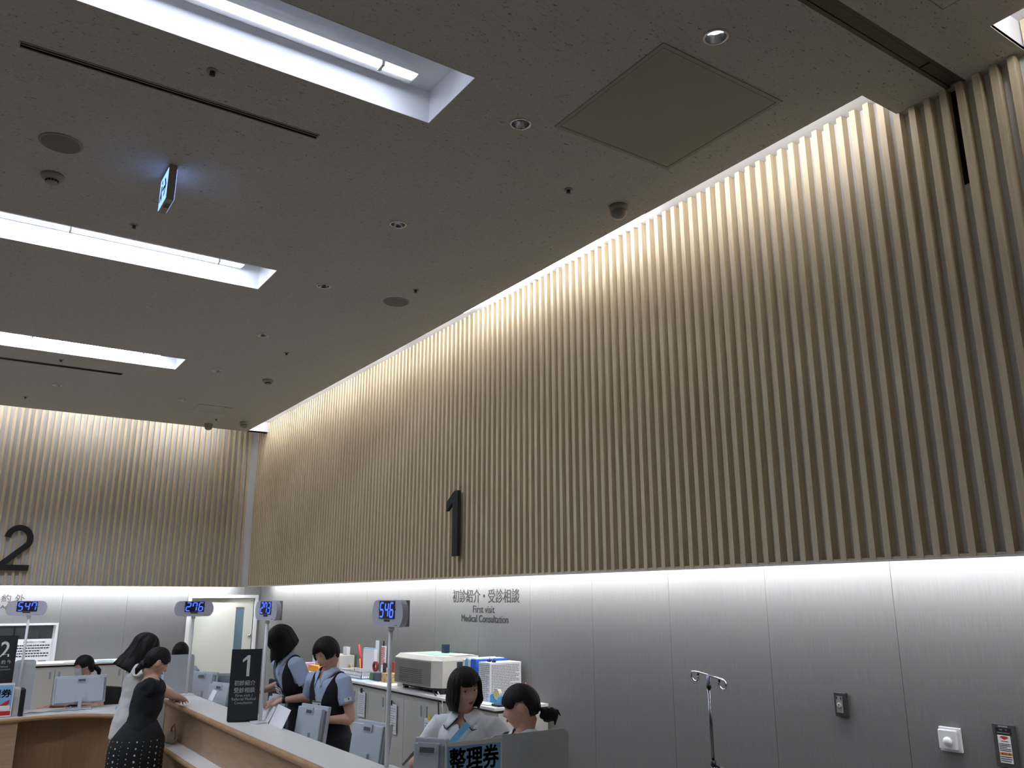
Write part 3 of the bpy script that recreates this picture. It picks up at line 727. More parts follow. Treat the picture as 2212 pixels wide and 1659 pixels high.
for i in range(4):
    cabinet(['low grey cabinet left of the reception window notice', 'low grey cabinet under the reception window, left one', 'low grey cabinet behind the masked clerk', 'low grey cabinet behind the two customers'][i], xs[i], xs[i+1], 12.42, YW-.002, 1.09, 'y', group='low cabinets along the far wall')
g = thing('worktop', 'pale worktop over the cabinets along the far wall', 'worktop', (1, 12.6, 1.09))
obj('board', bevbox(-.72, 2.57, 12.40, YW-.002, 1.0905, 1.117, .003), M_top, g, world=True)
for x, y, w_, l, n, m, lb in ((1.50, 12.55, .12, .2, .012, M_paper, 'small heap of papers on the far worktop above the mask wearer'), (1.93, 12.52, .2, .14, .008, M_ltblue, 'pale blue sheet on the far worktop beside the long-haired customer')):
    tag(obj('paper_stack', bevbox(x-w_/2, x+w_/2, y-l/2, y+l/2, 1.1175, 1.1175+n, .001, 1), m), lb, 'paper')

# ------------------------------------------------------------------ queue displays
SEG = {'0': 'abcdef', '1': 'bc', '2': 'abged', '3': 'abgcd', '4': 'fgbc', '5': 'afgcd', '6': 'afgedc', '7': 'fabc', '8': 'abcdefg'}
def digits_bm(txt, cx, cz, h, f):
    bm = bmesh.new(); dw = h*.48; pitch = h*.78; t = h*.125
    for i, ch in enumerate(txt):
        ox = cx+(i-(len(txt)-1)/2)*pitch
        hw, hh = dw/2, h/2
        segs = {'a': ((-hw, hh), (hw, hh)), 'b': ((hw, hh), (hw, 0)), 'c': ((hw, 0), (hw, -hh)), 'd': ((-hw, -hh), (hw, -hh)), 'e': ((-hw, 0), (-hw, -hh)), 'f': ((-hw, hh), (-hw, 0)), 'g': ((-hw, 0), (hw, 0))}
        for s in SEG[ch]:
            (x0, z0), (x1, z1) = segs[s]; sh = .12
            if z0 == z1: q = [(x0+t*.3, z0-t/2), (x1-t*.3, z0-t/2), (x1-t*.3, z0+t/2), (x0+t*.3, z0+t/2)]
            else:
                a, b = sorted((z0, z1)); q = [(x0-t/2, a+t*.35), (x0+t/2, a+t*.35), (x0+t/2, b-t*.35), (x0-t/2, b-t*.35)]
            prism(bm, [(ox+u+v*sh, cz+v) for u, v in q], f, .001)
    return bm
def display(label, x, y, zb, zc, rz, txt, dx=0, wd=.37, ht=.146, pole_dy=.0):
    g = thing('queue_display', label, 'number display', (x, y, zb), rz, group='queue number displays')
    zc -= zb; n = 14; hw, hh = wd/2, ht/2; r = hw*.30
    poly = [(dx-hw+r-r*math.cos(R(a)) if False else dx+hw-r+r*math.sin(R(a)), zc+hh*math.cos(R(a))) for a in range(0, 181, 15)]
    poly += [(dx-hw+r-r*math.sin(R(a)), zc-hh*math.cos(R(a))) for a in range(0, 181, 15)]
    bm = bmesh.new(); prism(bm, poly, lambda u, v, w_: V((u, .022-w_, v)), .036); obj('front_shell', bm, mat('display_shell', (188, 188, 200), .45), g)
    bm = bmesh.new(); box(bm, dx-hw*.72, dx+hw*.78, .022, .052, zc-hh*.98, zc+hh*.98); obj('rear_box', bm, mat('display_rear', (150, 148, 158), .5), g)
    bm = bmesh.new(); box(bm, dx-.092, dx+.092, -.0175, -.014, zc-.030, zc+.068); scn = obj('screen', bm, M_black, g)
    f = lambda u, v, w_: V((u, -.0176-w_, v))
    obj('lit_number', digits_bm(txt, dx, zc+.019, .076, f), M_led, scn)
    f = lambda u, v, w_: V((u, -.0141-w_, v))
    bm = bars(dx-.035, dx+.035, zc-.047, zc-.033, 1, f, 3, .0005, .8, .1); obj('label_print', bm, M_ink, g); bm = bmesh.new(); add(bm, bars(dx+.09, dx+.125, zc-.066, zc-.06, 1, f, 4, .0005)); obj('corner_print', bm, M_ink, g)
    for s in (-1, 1): bm = bmesh.new(); prism(bm, [(dx+s*.104, zc+.022), (dx+s*.096, zc+.028), (dx+s*.096, zc+.016)], f, .0005); obj('arrow_mark', bm, M_ink, g)
    bm = bmesh.new(); tube(bm, [(0, .015, .012), (0, .015, zc-hh-.02)], .0125, 14); tube(bm, [(0, .015, zc-hh-.022), (0, .015, zc-hh+.01)], .019, 14); obj('pole', bm, M_white, g, True)
    obj('foot_plate', bevbox(-.06, .06, -.045, .075, 0.0005, .012, .003), M_white, g)
    return g
display('blue lit 276 number display on white pole at the counter end near the door', 2.128, 8.86, 1.0, 1.810, R(-2), '276', dx=-.002)
display('blue lit 547 number display on a white pole above counter 2', .795, 10.10, .8, 1.813, 0, '547', dx=-.03)
display('blue lit 273 number display seen obliquely beside the standing black sign', 2.125, 6.60, 1.0, 1.816, R(-82), '273', dx=.02)
display('large blue lit 546 number display on a white pole, nearest one', 2.14, 4.45, 1.0, 1.822, R(-88), '546', dx=.0)

# ------------------------------------------------------------------ standing black signs
def stand_sign(label, x, y, zb, rz, big, lines, W=.225, H=.52, group=None):
    g = thing('counter_sign', label, 'sign', (x, y, zb), rz)
    n = 10; sag = .014
    cy = lambda u: -sag*(1-(2*u/W)**2)
    bm = bmesh.new()
    for k in range(n):
        u0, u1 = -W/2+W*k/n, -W/2+W*(k+1)/n
        q = [(u0, cy(u0)), (u1, cy(u1)), (u1, cy(u1)+.012), (u0, cy(u0)+.012)]
        prism(bm, q, lambda u, v, w_: V((u, v, .006+w_)), H)
    bmesh.ops.remove_doubles(bm, verts=bm.verts[:], dist=.0002)
    obj('curved_board', bm, mat('sign_charcoal', (34, 35, 40), .5), g)
    f = lambda u, v, w_: V((u, cy(u)-.0003-w_, v))
    if big == '1':
        bm = bmesh.new(); prism(bm, [(.005, H*.63), (.027, H*.63), (.027, H*.925), (.008, H*.925), (-.027, H*.865), (-.027, H*.825), (.005, H*.87)], f, .0008)
    else: bm = text_bm(big, -.04, .04, H*.63, H*.905, f, bold=.012)
    obj('numeral', bm, M_inkw, g)
    bm = bmesh.new()
    for (t, hw, z0, z1, bd) in lines: add(bm, text_bm(t, -hw, hw, H*z0, H*z1, f, bold=bd))
    obj('lettering', bm, mat('letter_grey', (176, 178, 182), .7), g)
    bm = bmesh.new(); lathe(bm, [(W*.47, 0), (W*.47, .006)], 28); bm.transform(Matrix.Diagonal((1, .35, 1, 1))); obj('base', bm, M_black, g)
    return g
stand_sign('tall curved black sign with a white 1 standing on the counter', 2.045, 6.745, 1.0, R(-16), '1',
           [('初診紹介', .078, .50, .575, .012), ('受診相談', .078, .40, .475, .012), ('First visit /', .062, .345, .385, 0), ('Referral Medical', .088, .295, .335, 0), ('Consultation', .066, .245, .28, 0)])
stand_sign('black counter sign with a white 2 at the left edge', .615, 9.93, 1.02, R(0), '2',
           [('予 約 外', .066, .50, .575, .012), ('Without', .045, .44, .475, 0), ('Appointment', .07, .385, .42, 0)], W=.20, H=.53)
tag(obj('sign_riser', bevbox(.50, .71, 9.88, 9.98, .8005, 1.02, .004), M_white), 'white riser box under the black sign 2', 'box')

# ------------------------------------------------------------------ ticket posters and screens
def poster(label, x0, x1, z0, z1, Y, gl, gz0, gz1, zb):
    g = thing('ticket_poster', label, 'poster', ((x0+x1)/2, Y, zb), group='blue ticket posters in acrylic stands')
    bm = bmesh.new(); box(bm, x0, x1, Y, Y+.003, zb+.004, z1); obj('acrylic_plate', bm, M_clear, g, world=True)
    bm = bmesh.new(); box(bm, x0, x1, Y-.03, Y+.09, zb+.0005, zb+.004); obj('acrylic_foot', bm, M_clear, g, world=True)
    bm = bmesh.new(); box(bm, x0+.003, x1-.003, Y-.0012, Y-.0002, z0, z1-.003); sh = obj('paper', bm, M_paper, g, world=True)
    f = onY(Y-.0013); w_ = x1-x0
    bm = bmesh.new(); prism(bm, [(x0+w_*.035, z0+.19*(z1-z0)), (x1-w_*.035, z0+.19*(z1-z0)), (x1-w_*.035, z1-.022), (x0+w_*.035, z1-.018)], f, .0004); obj('blue_field', bm, M_skyb, g, world=True)
    f = onY(Y-.0018)
    bm = bmesh.new()
    for ox, oz in ((-.0016, 0), (.0016, 0), (0, .0014), (0, -.0014), (0, 0)): add(bm, text_bm(gl, x0+w_*.07+ox, x1-w_*.07+ox, gz0+oz, gz1+oz, f, bold=.008))
    obj('heading', bm, M_ink, g, world=True)
    bm = bmesh.new(); prism(bm, [(x0+w_*.25, gz0-.02), (x0+w_*.5, gz0-.10), (x1-w_*.1, gz0-.02), (x1-w_*.1, gz0-.06), (x0+w_*.5, gz0-.15), (x0+w_*.25, gz0-.07)], f, .0004); prism(bm, [(x0+.01, z0+.01), (x1-.01, z0+.01), (x1-.01, z0+.05), (x0+.01, z0+.05)], f, .0004); obj('red_band', bm, M_red, g, world=True)
    bm = bmesh.new(); prism(bm, [(x0+w_*.3, gz0-.035), (x0+w_*.48, gz0-.035), (x0+w_*.48, gz0-.012), (x0+w_*.3, gz0-.012)], onY(Y-.0024), .0004); prism(bm, [(x0+.02, z0+.06), (x1-.02, z0+.06), (x1-.02, z0+.10), (x0+.02, z0+.10)], onY(Y-.0024), .0004); obj('white_patch', bm, M_paper, g, world=True)
poster('blue and white 整理券 ticket poster at the bottom of the picture', 1.784, 2.060, 1.01, 1.338, 3.15, '整理券', 1.222, 1.312, 1.0)
poster('blue and white ticket poster under the black sign 2 at left', .43, .735, .81, 1.118, 9.80, '整理券', .985, 1.06, .8)
def rpanel(name, label, x0, x1, z0, z1, Y, r=.035, base=None):
    g = thing(name, label, 'partition', ((x0+x1)/2, Y, z0))
    poly = [(x0, z0+.01), (x1, z0+.01)]+[(x1-r+r*math.cos(R(a)), z1-r+r*math.sin(R(a))) for a in range(0, 91, 15)]+[(x0+r+r*math.cos(R(a)), z1-r+r*math.sin(R(a))) for a in range(90, 181, 15)]
    bm = bmesh.new(); prism(bm, poly, onY(Y), .006); obj('frosted_sheet', bm, M_frost, g, world=True)
    for xx in (x0+.04, x1-.04):
        bm = bmesh.new(); box(bm, xx-.012, xx+.012, Y-.035, Y+.03, z0+.0005, z0+.012); obj('foot', bm, M_whitem, g, world=True)
rpanel('frosted_partition', 'frosted screen beside the 整理券 poster, in front of the bun-haired nurse', 2.02, 2.445, 1.0, 1.336, 3.20)
bm = bmesh.new(); box(bm, 2.2, 2.50, 3.12, 3.30, .9705, .9995); tag(obj('side_ledge', bm, M_cab), 'short ledge carrying the frosted screen end', 'ledge')
rpanel('frosted_partition', 'frosted screen in front of the clerk sitting by the door', 1.92, 2.20, 1.0, 1.372, 8.97)
rpanel('frosted_partition', 'frosted screen on counter 2 beside the black sign', .735, .93, .8, 1.30, 10.24)

# ------------------------------------------------------------------ monitors seen from behind
def monitor(label, x, y, zb, rz, W=.35, H=.285, tilt=R(-8), lift=.06):
    g = thing('monitor', label, 'monitor', (x, y, zb), rz, group='computer monitors seen from behind')
    T = Matrix.Translation((0, 0, lift)) @ Matrix.Rotation(tilt, 4, 'X')
    obj('casing', bevbox(-W/2, W/2, 0, .026, 0, H, .006, T=T), M_mon, g)
    obj('rear_cover', bevbox(-W/2+.012, W/2-.03, -.032, 0, .012, H-.02, .006, T=T), M_mon, g)
    bm = bmesh.new(); box(bm, W/2-.029, W/2-.012, -.02, -.0005, .03, H-.03, T)
    for k in range(14):
        z = .035+(H-.07)*k/14; box(bm, W/2-.026, W/2-.010, -.022, -.002, z, z+.006, T)
    obj('side_vent', bm, M_mon2, g)
    bm = bmesh.new(); box(bm, -.045, .045, -.040, -.032, H-.062, H-.018, T); obj('grip', bm, M_mon, g)
    bm = bmesh.new(); box(bm, -.035, .035, -.0412, -.04, H-.058, H-.036, T); obj('grip_slot', bm, mat('slot_grey', (84, 88, 94), .6), g)
    bm = bmesh.new(); box(bm, -W/2+.012, W/2-.012, .0261, .0275, .014, H-.014, T); obj('screen', bm, M_black, g)
    bm = bmesh.new(); box(bm, -.045, .045, -.052, -.0325, .02, .10, T); tube(bm, [(0, -.045, .012), (0, -.045, lift+.07)], .02, 10); obj('stand', bm, M_mon, g)
    obj('foot', bevbox(-.11, .11, -.10, .07, .0005, .014, .004), M_mon, g)
    return g
monitor('grey monitor back in front of the short-haired clerk', 2.325, 6.08, .73, R(-90+12), lift=.15)
monitor('nearest grey monitor back, left of the 546 display pole', 2.325, 5.08, .73, R(-90+12), lift=.15)
monitor('grey monitor back with a note sheet, left of the standing sign 1', 2.325, 8.47, .73, R(-90+18), W=.36, lift=.12)
monitor('grey monitor back with paper taped on top, behind the 276 display pole', 2.34, 9.20, .73, R(-90+35), W=.34, lift=.17)
monitor('pale monitor half hidden by the standing sign 1', 2.40, 7.02, .73, R(-90+8), W=.34, lift=.13)
monitor('white device edge beside the 整理券 poster', 1.90, 3.50, 1.0, R(-90+38), W=.16, H=.28, tilt=R(-4), lift=.02)
monitor('wide grey monitor back on counter 2 in front of the mask wearer', 1.36, 10.12, .80, R(4), W=.50, H=.275, tilt=R(-6), lift=.055)
# screen seen from its front side near the door
bm = bmesh.new(); box(bm, 2.26, 2.75, 8.93, 9.40, .70, .7295); box(bm, 2.28, 2.30, 8.95, 9.38, 0, .70); box(bm, 2.71, 2.73, 8.95, 9.38, 0, .70); tag(obj('side_table', bm, M_cab), 'small grey table carrying screens behind the far end of the counter', 'table')
g = thing('display_screen', 'dark-faced grey screen turned sideways behind the counter end', 'monitor', (2.60, 9.12, .73), R(-28))
T = Matrix.Translation((0, 0, .13)) @ Matrix.Rotation(R(-10), 4, 'X')
obj('casing', bevbox(-.19, .19, -.02, .02, 0, .30, .006, T=T), M_mon2, g)
bm = bmesh.new(); box(bm, -.175, .175, -.0225, -.0205, .02, .275, T); obj('panel', bm, mat('screen_grey', (118, 124, 132), .35), g)
bm = bmesh.new(); tube(bm, [(0, .03, .01), (0, .03, .2)], .02, 10); box(bm, -.1, .1, -.07, .1, .0005, .012); obj('stand', bm, M_mon2, g)
# notes stuck to monitors
def sheet(name, label, pts, m=None, cat='paper', t=.0015):
    a, b, c, d = [V(p) for p in pts]; n = (b-a).cross(d-a).normalized()*t
    bm = bmesh.new(); vs = [bm.verts.new(v) for v in (a, b, c, d)]+[bm.verts.new(v+n) for v in (a, b, c, d)]
    for f in ((3, 2, 1, 0), (4, 5, 6, 7), (0, 1, 5, 4), (1, 2, 6, 5), (2, 3, 7, 6), (3, 0, 4, 7)): bm.faces.new([vs[i] for i in f])
    return tag(obj(name, bm, m or M_paper), label, cat)
sheet('note_sheet', 'white note leaning on the monitor left of sign 1', [(2.205, 8.36, 1.0005), (2.2, 8.20, 1.0005), (2.245, 8.22, 1.085), (2.25, 8.38, 1.085)])
# papers the bob-haired clerk handles
sheet('form_sheet', 'white form propped up beside the bob-haired clerk, front one', [(2.165, 6.48, 1.001), (2.165, 6.18, 1.001), (2.24, 6.23, 1.12), (2.24, 6.51, 1.135)])
sheet('form_sheet', 'white form propped up behind the front one at the clerk hand', [(2.17, 6.82, 1.001), (2.17, 6.52, 1.001), (2.235, 6.54, 1.11), (2.235, 6.80, 1.10)])
tag(obj('paper_stack', bevbox(2.22, 2.43, 5.42, 5.62, .7305, .742, .001, 1), M_paper), 'papers on the inner desk between the two near monitors', 'paper')
tag(obj('keyboard', bevbox(2.37, 2.445, 5.50, 5.72, .7305, .752, .004), M_mon), 'pale keyboard on the inner desk at the short-haired clerk', 'keyboard')
sheet('form_sheet', 'form the navy-shirted customer writes on', [(1.93, 8.42, 1.0005), (2.16, 8.30, 1.0005), (2.20, 8.62, 1.0005), (1.97, 8.72, 1.0005)], t=.001)
sheet('document_sheet', 'loose paper on counter 2 right of the monitor foot', [(1.42, 9.72, .8005), (1.62, 9.75, .8005), (1.60, 9.93, .8005), (1.40, 9.90, .8005)], t=.004)
tag(obj('tape_dispenser', bevbox(1.66, 1.74, 9.75, 9.80, .8005, .84, .008), M_ltblue), 'small pale blue dispenser on counter 2', 'dispenser')
bm = bmesh.new()
rd = random.Random(5)
pts = [(.86+.05*i, 9.98+.03*math.sin(i*1.9)+rd.uniform(-.015, .015), .806) for i in range(12)]; tube(bm, pts, .004, 6)
pts = [(.90+.04*i, 10.03+.03*math.sin(i*1.3+1), .806) for i in range(12)]; tube(bm, pts, .004, 6)
tag(obj('cable', bm, M_mon2, None, True), 'tangled grey cables on counter 2 left of the monitor', 'cable')
tag(obj('desk_unit', bevbox(.80, .835, 9.80, 10.02, .8005, 1.05, .004), M_black), 'upright slim black unit on counter 2 beside the ticket poster', 'device')
tag(obj('desk_unit', bevbox(.742, .796, 9.84, 10.02, .8005, 1.06, .006), M_cab), 'upright cream unit beside the slim black one', 'device')

# bag on the shelf
g = thing('handbag', 'small beige handbag with handles on the bag shelf', 'bag', (1.84, 8.12, .69))
bm = bmesh.new()
ell(bm, (1.84, 8.12, .735), .048, .12, .046, seg=20, rings=12); ell(bm, (1.84, 8.02, .75), .042, .06, .055)
for v in bm.verts: v.co.z = max(v.co.z, .6905); v.co += V((noise.noise(v.co*22), noise.noise(v.co*22+V((5, 5, 5))), 0))*.012
obj('pouch', bm, mat('bag_beige', (182, 166, 142), .8), g, True, world=True)
bm = bmesh.new(); tube(bm, [(1.83, 8.02, .78), (1.82, 7.99, .83), (1.83, 7.95, .86), (1.84, 7.92, .80), (1.84, 7.93, .74)], .007, 8); obj('handle', bm, mat('bag_tan', (142, 108, 82), .7), g, True, world=True)

# ------------------------------------------------------------------ things on the cabinet worktop by the right wall
Z0 = 1.1135
g = thing('laser_printer', 'big two-tone grey printer on the cabinet top', 'printer', (3.82, 6.84, Z0))
bm = bmesh.new(); box(bm, 3.66, 4.02, 6.55, 7.28, Z0+.02, Z0+.05)
for x in (3.68, 3.98):
    for y in (6.58, 7.25): box(bm, x-.02, x+.02, y-.02, y+.02, Z0, Z0+.02)
obj('base', bm, M_black, g, world=True)
def hull_box(pts0, pts1):
    bm = bmesh.new(); n = len(pts0); a = [bm.verts.new(p) for p in pts0]; b = [bm.verts.new(p) for p in pts1]
    for i in range(n): bm.faces.new((a[i], a[(i+1) % n], b[(i+1) % n], b[i]))
    bm.faces.new(a[::-1]); bm.faces.new(b); return bm
ft = [(3.60, 6.62), (3.585, 6.95), (3.60, 7.33), (4.03, 7.33), (4.03, 6.53), (3.66, 6.53)]
obj('housing', hull_box([(x, y, Z0+.05) for x, y in ft], [(x, y, Z0+.27) for x, y in ft]), mat('printer_beige', (196, 193, 184), .5), g, world=True)
tp = [(3.63, 6.64), (3.615, 6.95), (3.63, 7.29), (4.02, 7.29), (4.02, 6.54), (3.68, 6.54)]
obj('lid', hull_box([(x, y, Z0+.27) for x, y in ft], [(x, y, Z0+.305) for x, y in tp]), mat('printer_lid', (210, 209, 200), .5), g, world=True)
bm = bmesh.new(); q = [(3.5985, 6.63), (3.5835, 6.95), (3.5985, 7.325), (3.605, 7.325), (3.60, 6.95), (3.605, 6.63)]
prism(bm, q, lambda u, v, w_: V((u, v, Z0+.055+w_)), .205); fp = obj('front_cover', bm, mat('printer_front', (126, 124, 116), .5), g, world=True)
bm = bmesh.new()
for k in range(8):
    z = Z0+.075+k*.0155; prism(bm, [(3.590, 6.78), (3.5815, 6.95), (3.590, 7.22), (3.597, 7.22), (3.592, 6.95), (3.598, 6.78)], lambda u, v, w_: V((u, v, z+w_)), .0055)
o = obj('louvre', bm, mat('printer_dark', (84, 82, 76), .6), fp); o.data.transform(WM[g.name].inverted())
bm = bmesh.new(); box(bm, 3.80, 4.02, 6.526, 6.53, Z0+.15, Z0+.26); obj('output_window', bm, mat('printer_window', (46, 52, 62), .25), g, world=True)
bm = bmesh.new(); box(bm, 3.74, 4.0, 6.526, 6.53, Z0+.06, Z0+.145); obj('tray', bm, mat('printer_lid', (210, 209, 200), .5), g, world=True)
sheet('document_sheet', 'mint green sheet lying on the printer', [(3.70, 6.75, Z0+.3065), (3.98, 6.62, Z0+.3065), (4.0, 7.15, Z0+.3065), (3.74, 7.22, Z0+.3065)], M_green)
sheet('document_sheet', 'white sheet lying on the printer', [(3.80, 6.56, Z0+.309), (4.0, 6.56, Z0+.309), (4.0, 6.80, Z0+.309), (3.80, 6.80, Z0+.309)])
tag(obj('stapler_box', bevbox(3.90, 3.955, 6.93, 6.99, Z0+.309, Z0+.385, .004), M_navy), 'small upright navy box standing on the printer', 'box')
for i, (y0, y1, h, m, lb) in enumerate(((6.225, 6.265, .30, M_paper, 'white file at the printer side of the file row'), (6.185, 6.22, .31, M_ltblue, 'pale blue file in the row by the printer'),
        (6.14, 6.18, .305, M_paper, 'second white file in the row by the printer'), (6.055, 6.135, .31, M_blue, 'wide blue file in the row by the printer'))):
    g = thing('document_file', lb, 'file', (3.86, (y0+y1)/2, Z0), group='upright files by the printer')
    obj('cover', bevbox(3.70, 4.0, y0, y1, Z0+.0005, Z0+h, .003), m, g, world=True)
    bm = bmesh.new(); box(bm, 3.71, 3.98, y0+.006, y1-.006, Z0+h, Z0+h+.006); obj('pages', bm, M_paper, g, world=True)
g = thing('document_file', 'blue folder slanting against the white sorter', 'file', (3.8, 6.03, Z0))
bm = bmesh.new(); prism(bm, [(3.66, .0005), (3.99, .0005), (3.99, .31), (3.82, .31)], lambda u, v, w_: V((u, 6.02+w_, Z0+v)), .03); obj('cover', bm, M_blue, g, world=True)
g = thing('file_sorter', 'white perforated file sorter with printed side right of the blue files', 'file sorter', (3.86, 5.98, Z0))
for y0, y1 in ((5.97, 6.01), (5.93, 5.965), (5.89, 5.925), (5.84, 5.885)):
    obj('folder', bevbox(3.70, 4.0, y0, y1, Z0+.0005, Z0+.295, .002), M_paper, g, world=True)
bm = bars(3.715, 3.98, Z0+.02, Z0+.28, 22, onY(5.8395), 6, hgt=.36); obj('printed_side', bm, mat('print_grey', (96, 98, 104), .7), g, world=True)
bm = bars(-6.0, -5.85, Z0+.02, Z0+.28, 18, onX(3.6995), 12, hgt=.3, gap=1.2); obj('printed_spine', bm, M_ink, g, world=True)
for y in (5.95, 5.88):
    bm = bmesh.new(); box(bm, 3.75, 3.775, y-.012, y+.012, Z0+.285, Z0+.31); tube(bm, [(3.76, y-.01, Z0+.305), (3.75, y-.02, Z0+.325), (3.775, y, Z0+.325)], .002, 6); obj('binder_clip', bm, M_black, g, world=True)
g = thing('tape_dispenser', 'blue tape dispenser with a roll of tape on the cabinet top', 'tape dispenser', (3.72, 5.74, Z0))
pr = [(5.67, 0.0005), (5.82, 0.0005), (5.82, .055), (5.80, .07), (5.785, .04), (5.75, .022), (5.715, .03), (5.695, .06), (5.685, .05), (5.67, .06)]
bm = bmesh.new(); prism(bm, pr, lambda u, v, w_: V((3.69+w_, u, Z0+v)), .05); obj('body', bm, mat('dispenser_blue', (70, 160, 210), .4), g, world=True)
bm = bmesh.new(); T = Matrix.Translation((3.70, 5.745, Z0+.068)) @ Matrix.Rotation(R(90), 4, 'Y'); lathe(bm, [(.04, 0), (.04, .03)], 24, T=T); obj('tape_roll', bm, mat('tape_cream', (214, 208, 178), .4), g, world=True)
bm = bmesh.new(); lathe(bm, [(.014, -.002), (.014, .032)], 16, T=T); obj('roll_core', bm, M_yellow, g, world=True)
tag(obj('stationery_folder', bevbox(3.60, 3.80, 5.56, 5.66, Z0+.0005, Z0+.018, .004), M_navy), 'navy folder at the near end of the cabinet top', 'folder')
sheet('document_sheet', 'papers in front of the blue files on the cabinet top', [(3.58, 5.68, Z0+.001), (3.68, 5.66, Z0+.001), (3.68, 6.30, Z0+.001), (3.58, 6.42, Z0+.001)], t=.006)
bm = bmesh.new(); tube(bm, [(3.95, 5.80, Z0+.004), (3.99, 5.76, Z0+.14)], .005, 8); tag(obj('marker_pen', bm, mat('pink', (210, 70, 110), .5), None, True), 'pink pen standing by the tape dispenser', 'pen')
# sheets spread left of the printer
sheet('document_sheet', 'white sheet hanging over the worktop edge left of the printer', [(3.552, 7.42, Z0+.001), (3.75, 7.40, Z0+.001), (3.78, 7.72, Z0+.001), (3.552, 7.78, Z0+.001)])
sheet('document_sheet', 'pale blue sheet on the worktop in front of the basket', [(3.56, 7.9, Z0+.001), (3.70, 7.9, Z0+.001), (3.72, 8.40, Z0+.001), (3.56, 8.46, Z0+.001)], mat('sheet_blue', (176, 206, 236), .7))
bm = bmesh.new(); lathe(bm, [(.028, .0005), (.032, .09), (.028, .09), (.026, .01)], 20, c=(3.70, 7.41, Z0)); tag(obj('cup', bm, M_white, None, True), 'white cup at the left foot of the printer', 'cup')
# basket
g = thing('desk_basket', 'long white plastic basket on the cabinet top', 'basket', (3.74, 8.45, Z0))
bm = bmesh.new(); x0, x1, y0, y1, h = 3.64, 3.84, 8.16, 8.74, .075
box(bm, x0, x1, y0, y1, Z0+.0005, Z0+.006)
for z in (.006, .032, h-.008):
    for a in ((x0, x0+.005, y0, y1), (x1-.005, x1, y0, y1), (x0, x1, y0, y0+.005), (x0, x1, y1-.005, y1)): box(bm, *a, Z0+z, Z0+z+.008)
k = y0
while k < y1: box(bm, x0, x0+.004, k, k+.008, Z0, Z0+h); box(bm, x1-.004, x1, k, k+.008, Z0, Z0+h); k += .02
k = x0
while k < x1: box(bm, k, k+.008, y0, y0+.004, Z0, Z0+h); box(bm, k, k+.008, y1-.004, y1, Z0, Z0+h); k += .02
obj('grid_walls', bm, M_white, g, world=True)
def bx(name, label, cat, x0, x1, y0, y1, h, m, z=0, grp=None, r=.003): return tag(obj(name, bevbox(x0, x1, y0, y1, Z0+z+.0005, Z0+z+h, r), m), label, cat, grp)
bx('pen_box', 'green stationery box between basket and printer', 'box', 3.70, 3.78, 8.02, 8.09, .075, mat('moss', (76, 104, 66), .6))
bx('pen_box', 'dark stationery box between basket and printer', 'box', 3.70, 3.78, 7.92, 7.99, .08, mat('dark_slate', (60, 64, 80), .6))
bx('pen_box', 'beige patterned stationery box left of the printer', 'box', 3.72, 3.82, 7.66, 7.86, .085, mat('kraft', (196, 176, 132), .7, grain=((40, 40, 40), (170, 120, 60), .45, .5)))
bx('card_box', 'black box with a pink label behind the stationery boxes', 'box', 3.90, 4.02, 8.02, 8.22, .15, M_black)
bx('card_box', 'slim red binder beside the black box', 'box', 3.90, 4.02, 7.95, 8.0, .17, M_red)
sheet('label_card', 'pink label card on the black box', [(3.899, 8.13, Z0+.04), (3.899, 8.06, Z0+.04), (3.899, 8.06, Z0+.11), (3.899, 8.13, Z0+.11)], mat('pinkish', (226, 180, 190), .7), 'label')
g = thing('paper_holder', 'tall upright holder of white slips behind the basket', 'paper holder', (3.92, 8.62, Z0))
obj('slips', bevbox(3.90, 3.94, 8.44, 8.72, Z0+.0005, Z0+.27, .002), M_paper, g, world=True)
bm = bmesh.new(); box(bm, 3.903, 3.937, 8.45, 8.71, Z0+.27, Z0+.28); obj('blue_top', bm, M_ltblue, g, world=True)
bm = bmesh.new(); box(bm, 3.95, 3.955, 8.44, 8.52, Z0+.0005, Z0+.36); obj('tall_card', bm, M_paper, g, world=True)
bm = bmesh.new(); tube(bm, [(3.93, 8.78, Z0+.004), (3.93, 8.90, Z0+.30)], [.010, .014], 8); tag(obj('marker_pen', bm, M_red, None, True), 'red pen leaning left of the white slips', 'pen')
bm = bmesh.new(); tube(bm, [(3.90, 8.76, Z0+.004), (3.90, 8.80, Z0+.16)], .007, 8); tag(obj('marker_pen', bm, M_orange, None, True), 'orange pencil below the red pen', 'pen')
g = thing('price_board', 'narrow white and red chart standing behind the 546 pole', 'chart', (3.96, 8.34, Z0))
obj('board', bevbox(3.95, 3.965, 8.28, 8.37, Z0+.0005, Z0+.31, .002), M_paper, g, world=True)
bm = bars(-8.365, -8.285, Z0+.12, Z0+.30, 9, onX(3.9495), 3, .0005, .6, .5); obj('red_marks', bm, M_red, g, world=True)
bm = bmesh.new(); tube(bm, [(3.955, 8.33, Z0+.31), (3.955, 8.33, Z0+.36)], .008, 8); obj('clip', bm, M_black, g, world=True)
